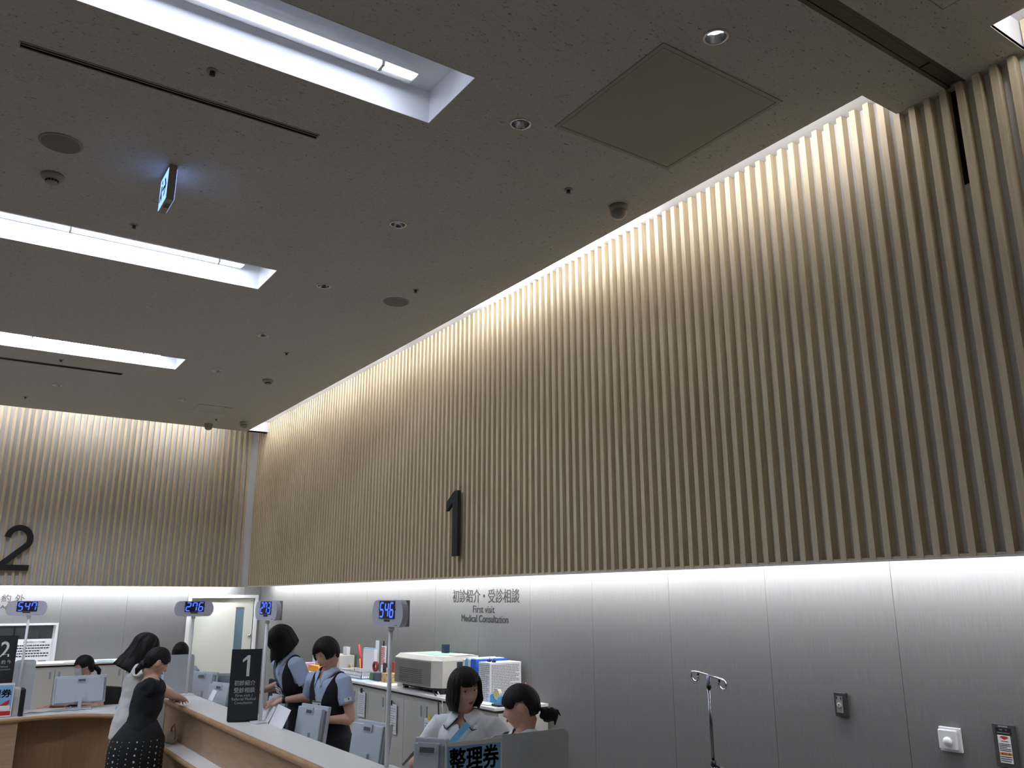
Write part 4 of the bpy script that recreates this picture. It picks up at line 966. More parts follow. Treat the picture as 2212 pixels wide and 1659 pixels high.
for x, y, r, lb in ((3.88, 9.0, .05, 'upright roll of clear tape left of the white slips'), (3.74, 8.05, .05, 'dark red roll standing on the stationery boxes')):
    bm = bmesh.new(); T = Matrix.Translation((x-.012, y, Z0+r+(.082 if y < 8.5 else .001))) @ Matrix.Rotation(R(90), 4, 'Y'); n = 28
    prof = [(r, 0), (r, .024), (r*.66, .024), (r*.66, 0)]
    rings = [[bm.verts.new(T @ V((q*math.cos(2*PI*k/n), q*math.sin(2*PI*k/n), z))) for k in range(n)] for q, z in prof]
    for a, b in zip(rings, rings[1:]+rings[:1]):
        for k in range(n): bm.faces.new((a[k], a[(k+1) % n], b[(k+1) % n], b[k]))
    tag(obj('tape_roll', bm, mat('tape_tan', (176, 160, 120), .3) if y > 8.5 else mat('maroon', (120, 30, 40), .5), None, True), lb, 'tape')
bm = bmesh.new(); 
for k in range(5): ell(bm, (3.86, 9.14+.04*k, Z0+.022), .02, .028, .02, seg=10, rings=6)
tag(obj('clip_dish', bm, M_ltblue, None, True), 'heap of blue clips in a dish behind the basket', 'clips')
bx('cream_box', 'cream box behind the short-haired clerk head', 'box', 3.84, 4.02, 9.22, 9.62, .17, M_cab)
g = thing('card_rack', 'small wire card rack on the cream box', 'rack', (3.95, 9.3, Z0+.171))
for k in range(4):
    bm = bmesh.new(); box(bm, 3.93, 3.97, 9.24+.03*k, 9.255+.03*k, Z0+.1715, Z0+.26); obj('card', bm, M_white, g, world=True)
g = thing('desk_phone', 'black desk device tilted on a stand behind the clerk head', 'device', (3.86, 9.78, Z0))
obj('body', bevbox(3.80, 3.95, 9.68, 9.84, Z0+.10, Z0+.20, .01), M_black, g, world=True)
bm = bmesh.new(); box(bm, 3.84, 3.92, 9.71, 9.81, Z0+.0005, Z0+.10); obj('stand', bm, M_mon2, g, world=True)
g = thing('cleaning_tray', 'orange tray on the cabinet top holding a clear spray bottle', 'tray', (3.70, 9.42, Z0))
obj('tray', bevbox(3.62, 3.78, 9.30, 9.60, Z0+.0005, Z0+.065, .008), M_orange, g, world=True)
g = thing('spray_bottle', 'clear bottle with blue cap standing in the orange tray', 'bottle', (3.70, 9.50, Z0+.066))
bm = bmesh.new(); lathe(bm, [(.035, .0), (.036, .09), (.016, .12), (.016, .13)], 20); obj('bottle_body', bm, mat('bottle_clear', (190, 214, 226), .1, alpha=.55), g, True)
bm = bmesh.new(); lathe(bm, [(.0365, .04), (.0365, .08)], 20); obj('blue_label', bm, M_ltblue, g)
bm = bmesh.new(); lathe(bm, [(.018, .13), (.018, .155), (.010, .165)], 16); obj('cap', bm, M_ltblue, g, True)
bx('tissue_box', 'mauve striped box left of the orange tray', 'box', 3.64, 3.78, 9.72, 9.86, .07, mat('mauve', (196, 170, 214), .6))
bx('tissue_box', 'pale box behind the orange tray', 'box', 3.82, 3.91, 9.88, 10.0, .15, M_white)
bx('white_card', 'large white card standing at the far end of the worktop', 'card', 3.92, 3.93, 9.78, 10.08, .235, M_paper)
# papers hanging on the cabinet fronts
def hang(label, y0, y1, z0, z1, clip=M_black, seed=1, extra=None):
    g = thing('hanging_document', label, 'document', (3.56, (y0+y1)/2, z1), group=None)
    bm = bmesh.new(); box(bm, 3.551, 3.5555, y0, y1, z0, z1); obj('paper', bm, M_paper, g, world=True)
    bm = bars(-y1+.015, -y0-.015, z0+.02, z1-.03, 10, onX(3.5508), seed, hgt=.25); obj('writing', bm, M_mon2, g, world=True)
    bm = bmesh.new(); box(bm, 3.545, 3.551, (y0+y1)/2-.02, (y0+y1)/2+.02, z1-.012, z1+.03); obj('clip', bm, clip, g, world=True)
hang('clipped plastic sleeve hanging behind the short-haired clerk', 7.86, 8.02, .80, 1.03, seed=2)
hang('clipped document hanging left of the printer cables', 7.17, 7.38, .73, .98, seed=3)
hang('document with a yellow strip hanging left of the white-uniformed nurse', 6.44, 6.64, .66, .93, M_yellow, 4)
# cables down the cabinet front
bm = bmesh.new(); tube(bm, [(3.60, 6.58, Z0+.03), (3.55, 6.40, 1.09), (3.52, 6.33, .95), (3.50, 6.40, .70), (3.45, 6.50, .35), (3.40, 6.50, .02)], .006, 8)
tag(obj('cable', bm, M_black, None, True), 'black cable hanging from the printer down the cabinet', 'cable')
bm = bmesh.new(); tube(bm, [(3.60, 6.50, Z0+.03), (3.55, 6.33, 1.09), (3.53, 6.27, .95), (3.52, 6.32, .70), (3.47, 6.40, .35), (3.42, 6.42, .02)], .0045, 8)
tag(obj('cable', bm, M_white, None, True), 'white cable hanging beside the black one from the printer', 'cable')
# hook on the wall near the door
bm = bmesh.new(); box(bm, XW-.01, XW-.002, 11.70, 11.73, 1.20, 1.30); prism(bm, [(-11.73, 1.30), (-11.66, 1.34), (-11.70, 1.22)], onX(XW-.004), .01)
tag(obj('wall_hook', bm, M_black), 'small black hook on the grey wall right of the door', 'hook')
# black chair back behind the sign
g = thing('office_chair', 'black office chair behind the standing sign 1', 'chair', (2.78, 7.68, 0))
bm = bevbox(2.60, 2.63, 7.47, 7.87, .80, 1.20, .012); 
obj('backrest', bm, M_blk2, g, True, world=True)
obj('seat', bevbox(2.63, 3.03, 7.46, 7.88, .44, .50, .02), M_blk2, g, world=True)
bm = bmesh.new(); tube(bm, [(2.83, 7.67, .08), (2.83, 7.67, .44)], .025, 10); tube(bm, [(2.83, 7.67, .43), (2.62, 7.67, .45), (2.612, 7.67, .85)], .015, 8); obj('column', bm, M_black, g, True, world=True)
for k in range(5):
    a = 2*PI*k/5+.3; bm = bmesh.new(); tube(bm, [(2.83, 7.67, .08), (2.83+.26*math.cos(a), 7.67+.26*math.sin(a), .05)], [.022, .014], 8); lg = obj('base_leg', bm, M_black, g, True, world=True)
    bm = bmesh.new(); ell(bm, (2.83+.26*math.cos(a), 7.67+.26*math.sin(a), .025), .025, .025, .025, seg=10, rings=6); o = obj('caster', bm, M_black, lg); o.data.transform(WM[g.name].inverted())
# ================================================================== PEOPLE
def loftw(bm, pts, rads, xa, n=16, capz=.6):
    """closed tube with elliptical rings: rads = (rx along xa, ry across)"""
    pts = [V(p) for p in pts]; N = len(pts); rings = []
    def ring(c, t, rx, ry):
        x = (xa-t*xa.dot(t)).normalized(); y = t.cross(x)
        return [bm.verts.new(c+x*rx*math.cos(2*PI*k/n)+y*ry*math.sin(2*PI*k/n)) for k in range(n)]
    T = []
    for i in range(N): T.append((pts[min(i+1, N-1)]-pts[max(i-1, 0)]).normalized())
    r0 = rads[0]; m0 = min(r0)*capz
    for s in (.92, .6): rings.append(ring(pts[0]-T[0]*m0*s, T[0], r0[0]*math.sqrt(1-s*s), r0[1]*math.sqrt(1-s*s)))
    for p, t, r in zip(pts, T, rads): rings.append(ring(p, t, *r))
    r1 = rads[-1]; m1 = min(r1)*capz
    for s in (.6, .92): rings.append(ring(pts[-1]+T[-1]*m1*s, T[-1], r1[0]*math.sqrt(1-s*s), r1[1]*math.sqrt(1-s*s)))
    for a, b in zip(rings, rings[1:]):
        for k in range(n): bm.faces.new((a[k], a[(k+1) % n], b[(k+1) % n], b[k]))
    bm.faces.new(rings[0][::-1]); bm.faces.new(rings[-1])
def smoothpts(pts, rads, sub=3):
    """catmull-rom resample"""
    P_ = [V(p) for p in pts]; out, ro = [], []
    for i in range(len(P_)-1):
        p0, p1, p2, p3 = P_[max(i-1, 0)], P_[i], P_[i+1], P_[min(i+2, len(P_)-1)]
        for s in range(sub):
            t = s/sub; out.append(.5*((2*p1)+(p2-p0)*t+(2*p0-5*p1+4*p2-p3)*t*t+(3*p1-p0-3*p2+p3)*t*t*t))
            ro.append(tuple(rads[i][j]*(1-t)+rads[i+1][j]*t for j in (0, 1)))
    out.append(P_[-1]); ro.append(rads[-1]); return out, ro
def remesh(bm, vox, it=2):
    me = bpy.data.meshes.new('tmp'); bmesh.ops.recalc_face_normals(bm, faces=bm.faces[:]); bm.to_mesh(me); bm.free()
    o = bpy.data.objects.new('tmp', me); COL.objects.link(o)
    m = o.modifiers.new('r', 'REMESH'); m.mode = 'VOXEL'; m.voxel_size = vox; m.adaptivity = 0
    if it: s = o.modifiers.new('s', 'SMOOTH'); s.iterations = it; s.factor = .5
    bpy.context.view_layer.update()
    m2 = bpy.data.meshes.new_from_object(o.evaluated_get(bpy.context.evaluated_depsgraph_get()))
    bpy.data.objects.remove(o); bpy.data.meshes.remove(me)
    b = bmesh.new(); b.from_mesh(m2); bpy.data.meshes.remove(m2); return b
def sm(x, a, b): t = min(1, max(0, (x-a)/(b-a))); return t*t*(3-2*t)
def head_bm(HM, s):
    bm = bmesh.new(); bmesh.ops.create_icosphere(bm, subdivisions=5, radius=1)
    g = lambda v, c, w_: math.exp(-((v-c)/w_)**2)
    for v in bm.verts:
        x, y, z = v.co; ax = abs(x)
        X, Y, Z = x*.074, y*.093, z*.112
        if z < 0:
            X *= 1-.36*(-z)**1.4
            if y < 0: Y *= 1-.42*(-z)**.9
            else: Y *= 1+.02*(-z)
        if y > .15:
            f = sm(y, .15, .6)
            # flatten the face a little, then sculpt
            Y -= .006*f*g(ax, .0, .9)*sm(z, -.9, -.1)*(1-sm(z, .35, .8))
            Y -= .0085*f*g(ax, .40, .17)*g(z, .08, .13)                 # eye sockets
            Y += .0035*f*g(ax, .38, .26)*g(z, .28, .09)                  # brow
            nz = (sm(z, .16, -.26))*(1-sm(-z, .28, .37)) if z > -.4 else 0
            Y += .0235*nz*g(ax, 0, .105+.05*sm(-z, .05, .25))            # nose
            Y += .006*g(ax, .13, .06)*g(z, -.25, .06)*f                  # wings
            Y += .0055*f*g(ax, 0, .26)*(g(z, -.45, .05)+g(z, -.56, .055)) # lips
            Y -= .0025*f*g(ax, 0, .25)*g(z, -.505, .022)
            Y -= .003*f*g(ax, 0, .3)*g(z, -.67, .06)
            Y += .006*f*g(ax, 0, .32)*g(z, -.86, .13)                    # chin
            Y += .003*f*g(ax, .5, .2)*g(z, -.22, .2)                     # cheeks
        if y < 0 and z > -.3: Y *= 1.06
        v.co = V((X, Y, Z))*s
    for sd in (-1, 1):
        ell(bm, (sd*.075*s, -.008*s, .0), .009*s, .019*s, .031*s, seg=14, rings=10)
        ell(bm, (sd*.079*s, -.013*s, .006*s), .006*s, .017*s, .024*s, seg=14, rings=10)
    bm.transform(HM); return bm
def hand_parts(bm, W, d, n, s, side, curl=.5, spread=1.0):
    """W wrist, d along the hand, n out of the palm's back, side=+1 if the thumb lies on +x of (d x n)"""
    d = d.normalized(); n = (n-d*n.dot(d)).normalized(); x = d.cross(n)*side
    loftw(bm, [W-d*.02*s, W+d*.02*s, W+d*.05*s, W+d*.082*s], [(.024*s, .018*s), (.031*s, .016*s), (.040*s, .014*s), (.038*s, .012*s)], x, 14)
    for i, (off, L) in enumerate(((.030, .068), (.010, .076), (-.010, .070), (-.029, .055))):
        b = W+d*.080*s+x*off*s*1.02; dr = (d+x*off*4*spread).normalized(); p = [b]; a = 0; q = b
        for k in range(3):
            a += curl*(.5+.3*k); dd = dr*math.cos(a)-n*math.sin(a); q = q+dd*L*s*(.45, .32, .25)[k]; p.append(q)
        loftw(bm, p, [(.0085*s, .008*s), (.008*s, .0078*s), (.0074*s, .007*s), (.006*s, .006*s)], x, 10)
    b = W+d*.022*s+x*.026*s; p = [b, b+(d*.6+x*.75-n*.15).normalized()*.035*s]; p.append(p[1]+(d*.9+x*.35-n*.35).normalized()*.028*s); p.append(p[2]+(d*.95+x*.1-n*.4).normalized()*.02*s)
    loftw(bm, p, [(.013*s, .012*s), (.0105*s, .010*s), (.009*s, .0085*s), (.007*s, .0065*s)], n, 10)
def hair_bm(HM, s, hem, top=.127, rx=.085, ryf=.098, ryb=.108, curl=.0, flare=.0, part=None, thick=.012, seed=0, n=96, m=26, cx=0.0, wave=.004):
    """shell of hair round the head: hem(phi) gives the height (head coordinates) where it ends; phi=0 at the face"""
    bm = bmesh.new(); rows = []; downH = HM.to_3x3() @ V((0, 0, -1))
    z0 = .015
    for layer in (0, 1):
        off = -thick*layer
        for j in range(m+1):
            row = []
            for i in range(n):
                ph = 2*PI*i/n; h = hem(ph if ph <= PI else ph-2*PI)+.006*noise.noise(V((math.cos(ph)*14, math.sin(ph)*14, seed)))+.004*noise.noise(V((math.cos(ph)*40, math.sin(ph)*40, seed)))
                t = j/m; zt = top+off
                if h >= z0:
                    e = math.asin(min(1, (h-z0)/(zt-z0))); a = PI/2-(PI/2-e)*t; z = z0+(zt-z0)*math.sin(a); rr = math.cos(a)
                else:
                    arcL = PI/2*.1; drop = z0-h; q = t*(arcL+drop)
                    if q < arcL: a = PI/2*(1-q/arcL); z = z0+(zt-z0)*math.sin(a); rr = math.cos(a)
                    else:
                        dz = q-arcL; z = z0-dz; rr = 1+flare*dz-curl*sm(dz, drop*.55, drop*1.02)
                rxx, ry = rx+off, (ryf if math.cos(ph) > 0 else ryb)+off
                w_ = 1+(wave/.09)*(noise.noise(V((math.cos(ph)*7, math.sin(ph)*7, z*9+seed)))) if layer == 0 else 1
                lock = 1+.012*math.sin(ph*23+seed)*(1 if layer == 0 else 0)*sm(z0+.03-z, 0, .06)
                zz = max(z, z0); dz = zz-z; p = HM @ (V((math.sin(ph)*rxx*rr*w_*lock+cx, math.cos(ph)*ry*rr*w_*lock, zz))*s)
                g_ = .62+.36*math.cos(ph); dn = (downH*(1-g_)+V((0, 0, -1))*g_).normalized()
                row.append(bm.verts.new(p+dn*dz*s))
            rows.append(row)
    A, B = rows[:m+1], rows[m+1:]
    for L in (A, B):
        for a, b in zip(L, L[1:]):
            for k in range(n): bm.faces.new((a[k], a[(k+1) % n], b[(k+1) % n], b[k]))
    for k in range(n): bm.faces.new((A[-1][k], A[-1][(k+1) % n], B[-1][(k+1) % n], B[-1][k]))
    bmesh.ops.remove_doubles(bm, verts=bm.verts[:], dist=.0003)
    return bm
def basis(fwd, pitch=0, roll=0, c=(0, 0, 0)):
    f = V(fwd).normalized(); f.z = 0; f.normalize(); rgt = f.cross(V((0, 0, 1)))
    m = Matrix((rgt, f, V((0, 0, 1)))).transposed().to_4x4()
    return Matrix.Translation(V(c)) @ m @ Matrix.Rotation(-pitch, 4, 'X') @ Matrix.Rotation(roll, 4, 'Y')
def ik(a, b, l1, l2, hint):
    d = b-a; L = min(d.length, (l1+l2)*.995); dn = d.normalized(); b2 = a+dn*L
    x = (l1*l1-l2*l2+L*L)/(2*L); h = math.sqrt(max(l1*l1-x*x, 0)); hh = (hint-dn*hint.dot(dn)).normalized()
    return a+dn*x+hh*h, b2
def person(label, head, hf, hp, hr, bf, spine, s=1.0, hands=((None, None)), hints=(V((-.3, -.2, -1)), V((.3, -.2, -1))), vox=.008, curl=.5, seated=False, hn=(V((0, 0, 1)), V((0, 0, 1))), zfoot=0.0, legs=True, neckf=.02, nl=.142):
    """head centre, head facing, pitch (down +), roll; body facing; spine = direction pelvis->neck"""
    HM = basis(hf, hp, hr, head); H_ = V(head)
    f = V(bf).normalized(); f.z = 0; f.normalize(); rg = f.cross(V((0, 0, 1))); sp = V(spine).normalized()
    fs = (f-sp*f.dot(sp)).normalized()
    skull = HM @ V((0, -.022*s, -.075*s))
    neck = H_-V((0, 0, nl*s))*.75-sp*nl*s*.25-fs*neckf
    pel = neck-sp*.50*s
    g = thing('person', label, 'person', (pel.x, pel.y, zfoot))
    sh = [neck-sp*.052*s-rg*.155*s, neck-sp*.052*s+rg*.155*s]      # left of picture of the body: 0 = person's left
    bm = bmesh.new()
    tp = [(pel-sp*.06*s, (.145, .105)), (pel+sp*.03*s, (.158, .112)), (pel+sp*.14*s, (.128, .092)), (pel+sp*.21*s, (.120, .088)), (pel+sp*.31*s+fs*.008, (.140, .104)), (pel+sp*.40*s+fs*.004, (.148, .100)), (pel+sp*.455*s, (.130, .080)), (neck-sp*.005*s, (.075, .060))]
    tor, tr = smoothpts([p for p, r in tp], [(r[0]*s, r[1]*s) for p, r in tp])
    loftw(bm, tor, tr, rg, 24)
    nk, nr = smoothpts([neck-sp*.04*s, neck+(skull-neck)*.45, skull+V((0, 0, .02))*s], [(.062*s, .056*s), (.050*s, .050*s), (.052*s, .056*s)])
    loftw(bm, nk, nr, rg, 18)
    add(bm, head_bm(HM, s))
    arms = []
    for i in (0, 1):
        sgn = (-1, 1)[i]; S0 = sh[i]
        tgt = hands[i] if hands[i] is not None else (S0+V((0, 0, -.50*s))+f*.08+rg*sgn*.05)
        E_, W_ = ik(S0, V(tgt), .275*s, .235*s, V(hints[i]))
        ap, ar = smoothpts([S0-rg*sgn*.03*s, S0+(E_-S0)*.12, S0+(E_-S0)*.5, E_, E_+(W_-E_)*.25, E_+(W_-E_)*.7, W_], [(.050*s, .050*s), (.050*s, .050*s), (.041*s, .042*s), (.034*s, .036*s), (.037*s, .036*s), (.027*s, .025*s), (.022*s, .019*s)])
        loftw(bm, ap, ar, (fs if abs((E_-S0).normalized().dot(fs)) < .9 else sp), 16)
        d = (W_-E_).normalized(); hand_parts(bm, W_, (d*.8+V((0, 0, -.12))).normalized(), V(hn[i]), s, sgn*-1, curl)
        arms.append((S0, E_, W_))
    lg = []
    if legs:
        for sgn in (-1, 1):
            hip = pel-V((0, 0, .02*s))+rg*sgn*.082*s
            if seated: knee = hip+f*.40*s+rg*sgn*.04-V((0, 0, .04)); ank = V((knee.x, knee.y, zfoot+.08))
            else: ank = V((pel.x, pel.y, zfoot+.075))+rg*sgn*.09*s+f*(.02 if sgn > 0 else -.04); knee = (hip+ank)/2+f*.03
            lp, lr = smoothpts([hip, hip+(knee-hip)*.45, knee, knee+(ank-knee)*.3, ank], [(.078*s, .084*s), (.070*s, .074*s), (.052*s, .054*s), (.052*s, .056*s), (.034*s, .036*s)])
            loftw(bm, lp, lr, rg if not seated else rg, 16)
            loftw(bm, [ank-f*.03*s-V((0, 0, .035*s)), ank+f*.06*s-V((0, 0, .04*s)), ank+f*.13*s-V((0, 0, .05*s))], [(.032*s, .034*s), (.036*s, .028*s), (.034*s, .018*s)], rg, 12)
            lg.append((hip, knee, ank))
    body = obj('body', remesh(bm, vox, 2), M_skin, g, True, world=True)
    info = dict(g=g, HM=HM, s=s, f=f, fs=fs, rg=rg, sp=sp, neck=neck, pel=pel, sh=sh, arms=arms, legs=lg, tor=tor, tr=tr, tp=tp, H=H_)
    return info
def P_obj(I, name, bm, m, smooth=True): return obj(name, bm, m, I['g'], smooth, world=True)
def face(I, gaze=0, brow=True, mouth=True, lipm=None):
    s, HM = I['s'], I['HM']
    for sd in (-1, 1):
        bm = bmesh.new(); c = V((sd*.0295, .0765, .010))*s; ell(bm, c, .0130*s, .0066*s, .0050*s, seg=18, rings=12); bm.transform(HM); e = P_obj(I, 'eye', bm, M_eyew)
        bm = bmesh.new(); ell(bm, c+V((gaze*.005, .0035, 0))*s, .0052*s, .0042*s, .0048*s, seg=14, rings=10); bm.transform(WM[I['g'].name].inverted() @ HM); obj('iris', bm, M_iris, e, True)
        bm = bmesh.new(); tube(bm, [HM @ ((c+V((a*.0145, .0055-.004*abs(a), 0.0040-.003*a*a)))*1) for a in (-1, -.5, 0, .5, 1)], .0014*s, 6); P_obj(I, 'eyelash', bm, M_hair)
        if brow:
            bm = bmesh.new(); tube(bm, [HM @ (V((sd*(.016+.029*t), .0865-.010*t*t, .0315+.004*math.sin(t*2.6)))*s) for t in (0, .25, .5, .75, 1)], [.0018*s, .0024*s, .0022*s, .0018*s, .001*s], 6); P_obj(I, 'eyebrow', bm, M_hairb)
    if mouth:
        bm = bmesh.new(); ell(bm, V((0, .0865, -.0515))*s, .018*s, .0040*s, .0034*s, seg=16, rings=8); ell(bm, V((0, .0860, -.0585))*s, .0155*s, .0045*s, .0038*s, seg=16, rings=8); bm.transform(HM); P_obj(I, 'lips', bm, lipm or M_lip)
def inflate_torso(I, bm, off, i0=0, i1=None, extra=()):
    tp = I['tp'][i0:i1]; s = I['s']
    pts, rr = smoothpts([p for p, r in tp], [(r[0]*s+off, r[1]*s+off) for p, r in tp], 4)
    loftw(bm, pts, rr, I['rg'], 28, capz=.05)
def cut(I, bm, fn):
    """remove vertices where fn(side, forward, height above pelvis) is true"""
    rm = []
    for v in bm.verts:
        d = v.co-I['pel']; a = d.dot(I['rg']); h = d.dot(I['sp']); ff = (d-I['sp']*h).dot(I['fs'])
        if fn(a/I['s'], ff/I['s'], h/I['s']): rm.append(v)
    bmesh.ops.delete(bm, geom=rm, context='VERTS')
    nb = {}
    for e in bm.edges:
        if e.is_boundary:
            a, b = e.verts; nb.setdefault(a, []).append(b); nb.setdefault(b, []).append(a)
    for _ in range(10):
        new = {v: v.co*.4+sum((q.co for q in ns), V())/len(ns)*.6 for v, ns in nb.items() if len(ns) >= 2}
        for v, c in new.items(): v.co = c
    return bm
def top(I, name, m, off=.012, sleeve=.45, soff=.010, neckh=.47, vneck=None, vox=.009, low=-.10, folds=.004, coff=0, hemh=None):
    """shirt / blouse / tee: torso and sleeves as one surface"""
    s = I['s']; bm = bmesh.new()
    inflate_torso(I, bm, off, 0, -1 if not coff else None)
    loftw(bm, [I['pel']+I['sp']*low*s, I['pel']+I['sp']*.02*s], [(.156*s+off, .116*s+off), (.16*s+off, .116*s+off)], I['rg'], 28, .05)
    # yoke
    a, b = I['sh']
    loftw(bm, [a+I['sp']*.0, (a+b)/2+I['sp']*.012*s, b+I['sp']*.0], [(.052*s+off*.4, .048*s+off*.4), (.068*s+off*.4, .052*s+off*.3), (.052*s+off*.4, .048*s+off*.4)], I['fs'], 16)
    for i in (0, 1):
        S0, E_, W_ = I['arms'][i]; d = E_-S0
        if sleeve <= 1: pts = [S0-d*.08, S0+d*.15, S0+d*sleeve*.6, S0+d*sleeve]; rr = [.048, .050, .049, .050]
        else: pts = [S0-d*.08, S0+d*.3, E_-d*.08, E_+(W_-E_)*.1, E_+(W_-E_)*.5, E_+(W_-E_)*(sleeve-1)]; rr = [.052, .050, .042, .042, .036, .030]
        pts, rr = smoothpts(pts, [(r*s+soff, r*s+soff) for r in rr]); loftw(bm, pts, rr, I['fs'] if abs(d.normalized().dot(I['fs'])) < .9 else I['sp'], 18, .08)
    bm = remesh(bm, vox, 3)
    for v in bm.verts:
        q = v.co*13; v.co += V((noise.noise(q), noise.noise(q+V((9, 3, 1))), 0))*folds
    if hemh is not None: cut(I, bm, lambda a, ff, h: h < hemh and math.hypot(a, ff) < .24)
    if vneck: cut(I, bm, lambda a, ff, h: (h > neckh and math.hypot(a, ff) < .085 and h > neckh) or (ff > .0 and h > vneck[0] and abs(a) < (h-vneck[0])*vneck[1]))
    return P_obj(I, name, bm, m)
def vest(I, m=None, v0=.27, vk=.40, off=.019, low=-.07):
    s = I['s']; bm = bmesh.new(); inflate_torso(I, bm, off, 1, -1)
    loftw(bm, [I['pel']+I['sp']*low*s, I['pel']+I['sp']*.04*s], [(.166*s+off, .12*s+off), (.16*s+off, .114*s+off)], I['rg'], 28, .05)
    a, b = I['sh']; c = (a+b)/2
    loftw(bm, [c+(a-c)*.80+I['sp']*.004, c+I['sp']*.012*s, c+(b-c)*.80+I['sp']*.004], [(.060*s+off*.5, .052*s+off*.5), (.070*s+off*.6, .055*s+off*.5), (.060*s+off*.5, .052*s+off*.5)], I['fs'], 18, .05)
    bm = remesh(bm, .009, 3)
    cut(I, bm, lambda a_, ff, h: (ff > 0 and h > v0 and abs(a_) < (h-v0)*vk) or (h > .43 and math.hypot(a_, ff) < .082) or (h > .30 and abs(a_) > .127))
    o = P_obj(I, 'vest', bm, m or M_vest)
    for k in range(3):
        bm = bmesh.new(); c = I['pel']+I['sp']*(v0-.03-.055*k)*s+I['fs']*(.125*s+off*.5); ell(bm, c, .006, .006, .006, seg=10, rings=6); P_obj(I, 'button', bm, M_black)
    return o
def collar(I, m, spread=.62, drop=.055, name='collar', piping=None, rnd=False):
    s = I['s']; c = I['neck']+I['sp']*.010*s+I['fs']*.006; bm = bmesh.new(); rows = []; n = 28
    inner, outer = [], []
    for k in range(n+1):
        ph = spread*.5+(2*PI-spread)*k/n
        e = min(k, n-k)/n; fr = math.cos(ph)
        x = I['rg']*math.sin(ph); y = I['fs']*math.cos(ph)
        hi = c+(x*.060+y*.062)*s+I['sp']*(.030-.022*sm(fr, .0, 1))*s
        tip = sm(fr, .55, .95)*(0 if rnd else 1)
        lo = c+(x*(.100-.020*tip)+y*(.098+.022*tip))*s+I['sp']*(-.008-.040*sm(fr, 0, 1)-drop*tip)*s
        if rnd: w_ = sm(e, 0, .08); lo = hi.lerp(c+(x*.125+y*.128)*s+I['sp']*(-.022-.055*sm(fr, -.3, 1))*s, .25+.75*w_)
        mid = (hi+lo)/2+(x+y)*.006
        rows.append([bm.verts.new(p) for p in (hi, mid, lo, lo-(x+y)*.004, mid-(x+y)*.005, hi-(x+y)*.004)])
        outer.append(lo)
    for a, b in zip(rows, rows[1:]):
        for i in range(6): bm.faces.new((a[i], a[(i+1) % 6], b[(i+1) % 6], b[i]))
    bm.faces.new(rows[0]); bm.faces.new(rows[-1][::-1])
    o = P_obj(I, name, bm, m)
    if piping:
        bm = bmesh.new(); tube(bm, [rows and outer[0]*0+p for p in outer], .0028*s, 6); P_obj(I, 'collar_piping', bm, piping)
def skirt(I, m, ln=.45, w0=.15, w1=.22, wob=.012, name='skirt', wh=.10, rf=.86):
    s = I['s']; bm = bmesh.new(); n = 48; rows = []
    top_ = I['pel']+I['sp']*wh*s
    for j in range(15):
        t = j/14; c = top_.lerp(I['pel']-V((0, 0, .04))*s, min(1, t*4)) if t < .25 else (I['pel']-V((0, 0, .04))*s)-V((0, 0, (t-.25)/.75*ln*s))
        rx = (.142+(w0+.022-.142)*min(1, t*6) if t < .25 else w0+.022+(w1-w0-.022)*(t-.25)/.75)*s; ry = rx*(.80+(rf-.80)*min(1, t*9))
        row = []
        for k in range(n):
            a = 2*PI*k/n; q = 1+wob/rx*math.sin(a*7+1)*sm(t, .2, 1)
            row.append(bm.verts.new(c+I['rg']*math.cos(a)*rx*q+I['f']*math.sin(a)*ry*q))
        rows.append(row)
    for a, b in zip(rows, rows[1:]):
        for k in range(n): bm.faces.new((a[k], a[(k+1) % n], b[(k+1) % n], b[k]))
    bm.faces.new(rows[0][::-1]); bm.faces.new(rows[-1])
    return P_obj(I, name, bm, m), rows
def trousers(I, m, name='trousers', off=.012):
    s = I['s']; bm = bmesh.new()
    loftw(bm, [I['pel']-I['sp']*.05*s, I['pel']+I['sp']*.09*s], [(.158*s+off, .118*s+off), (.145*s+off, .105*s+off)], I['rg'], 24, .2)
    for h, k, a in I['legs']:
        pts, rr = smoothpts([h, h+(k-h)*.45, k, k+(a-k)*.4, a+V((0, 0, .03))], [(.092*s+off, .094*s+off), (.078*s+off, .08*s+off), (.060*s+off, .062*s+off), (.058*s+off, .06*s+off), (.052*s+off, .055*s+off)])
        loftw(bm, pts, rr, I['rg'], 18, .1)
    return P_obj(I, name, remesh(bm, .011, 2), m)
def shoes(I, m):
    s = I['s']
    for h, k, a in I['legs']:
        bm = bmesh.new(); f = I['f']
        loftw(bm, [a-f*.045*s-V((0, 0, .034*s)), a+f*.06*s-V((0, 0, .042*s)), a+f*.145*s-V((0, 0, .048*s))], [(.040*s, .040*s), (.044*s, .032*s), (.040*s, .024*s)], I['rg'], 14)
        zf = I['g'].location.z
        for v in bm.verts: v.co.z = max(v.co.z, zf+.002)
        P_obj(I, 'shoe', bm, m)
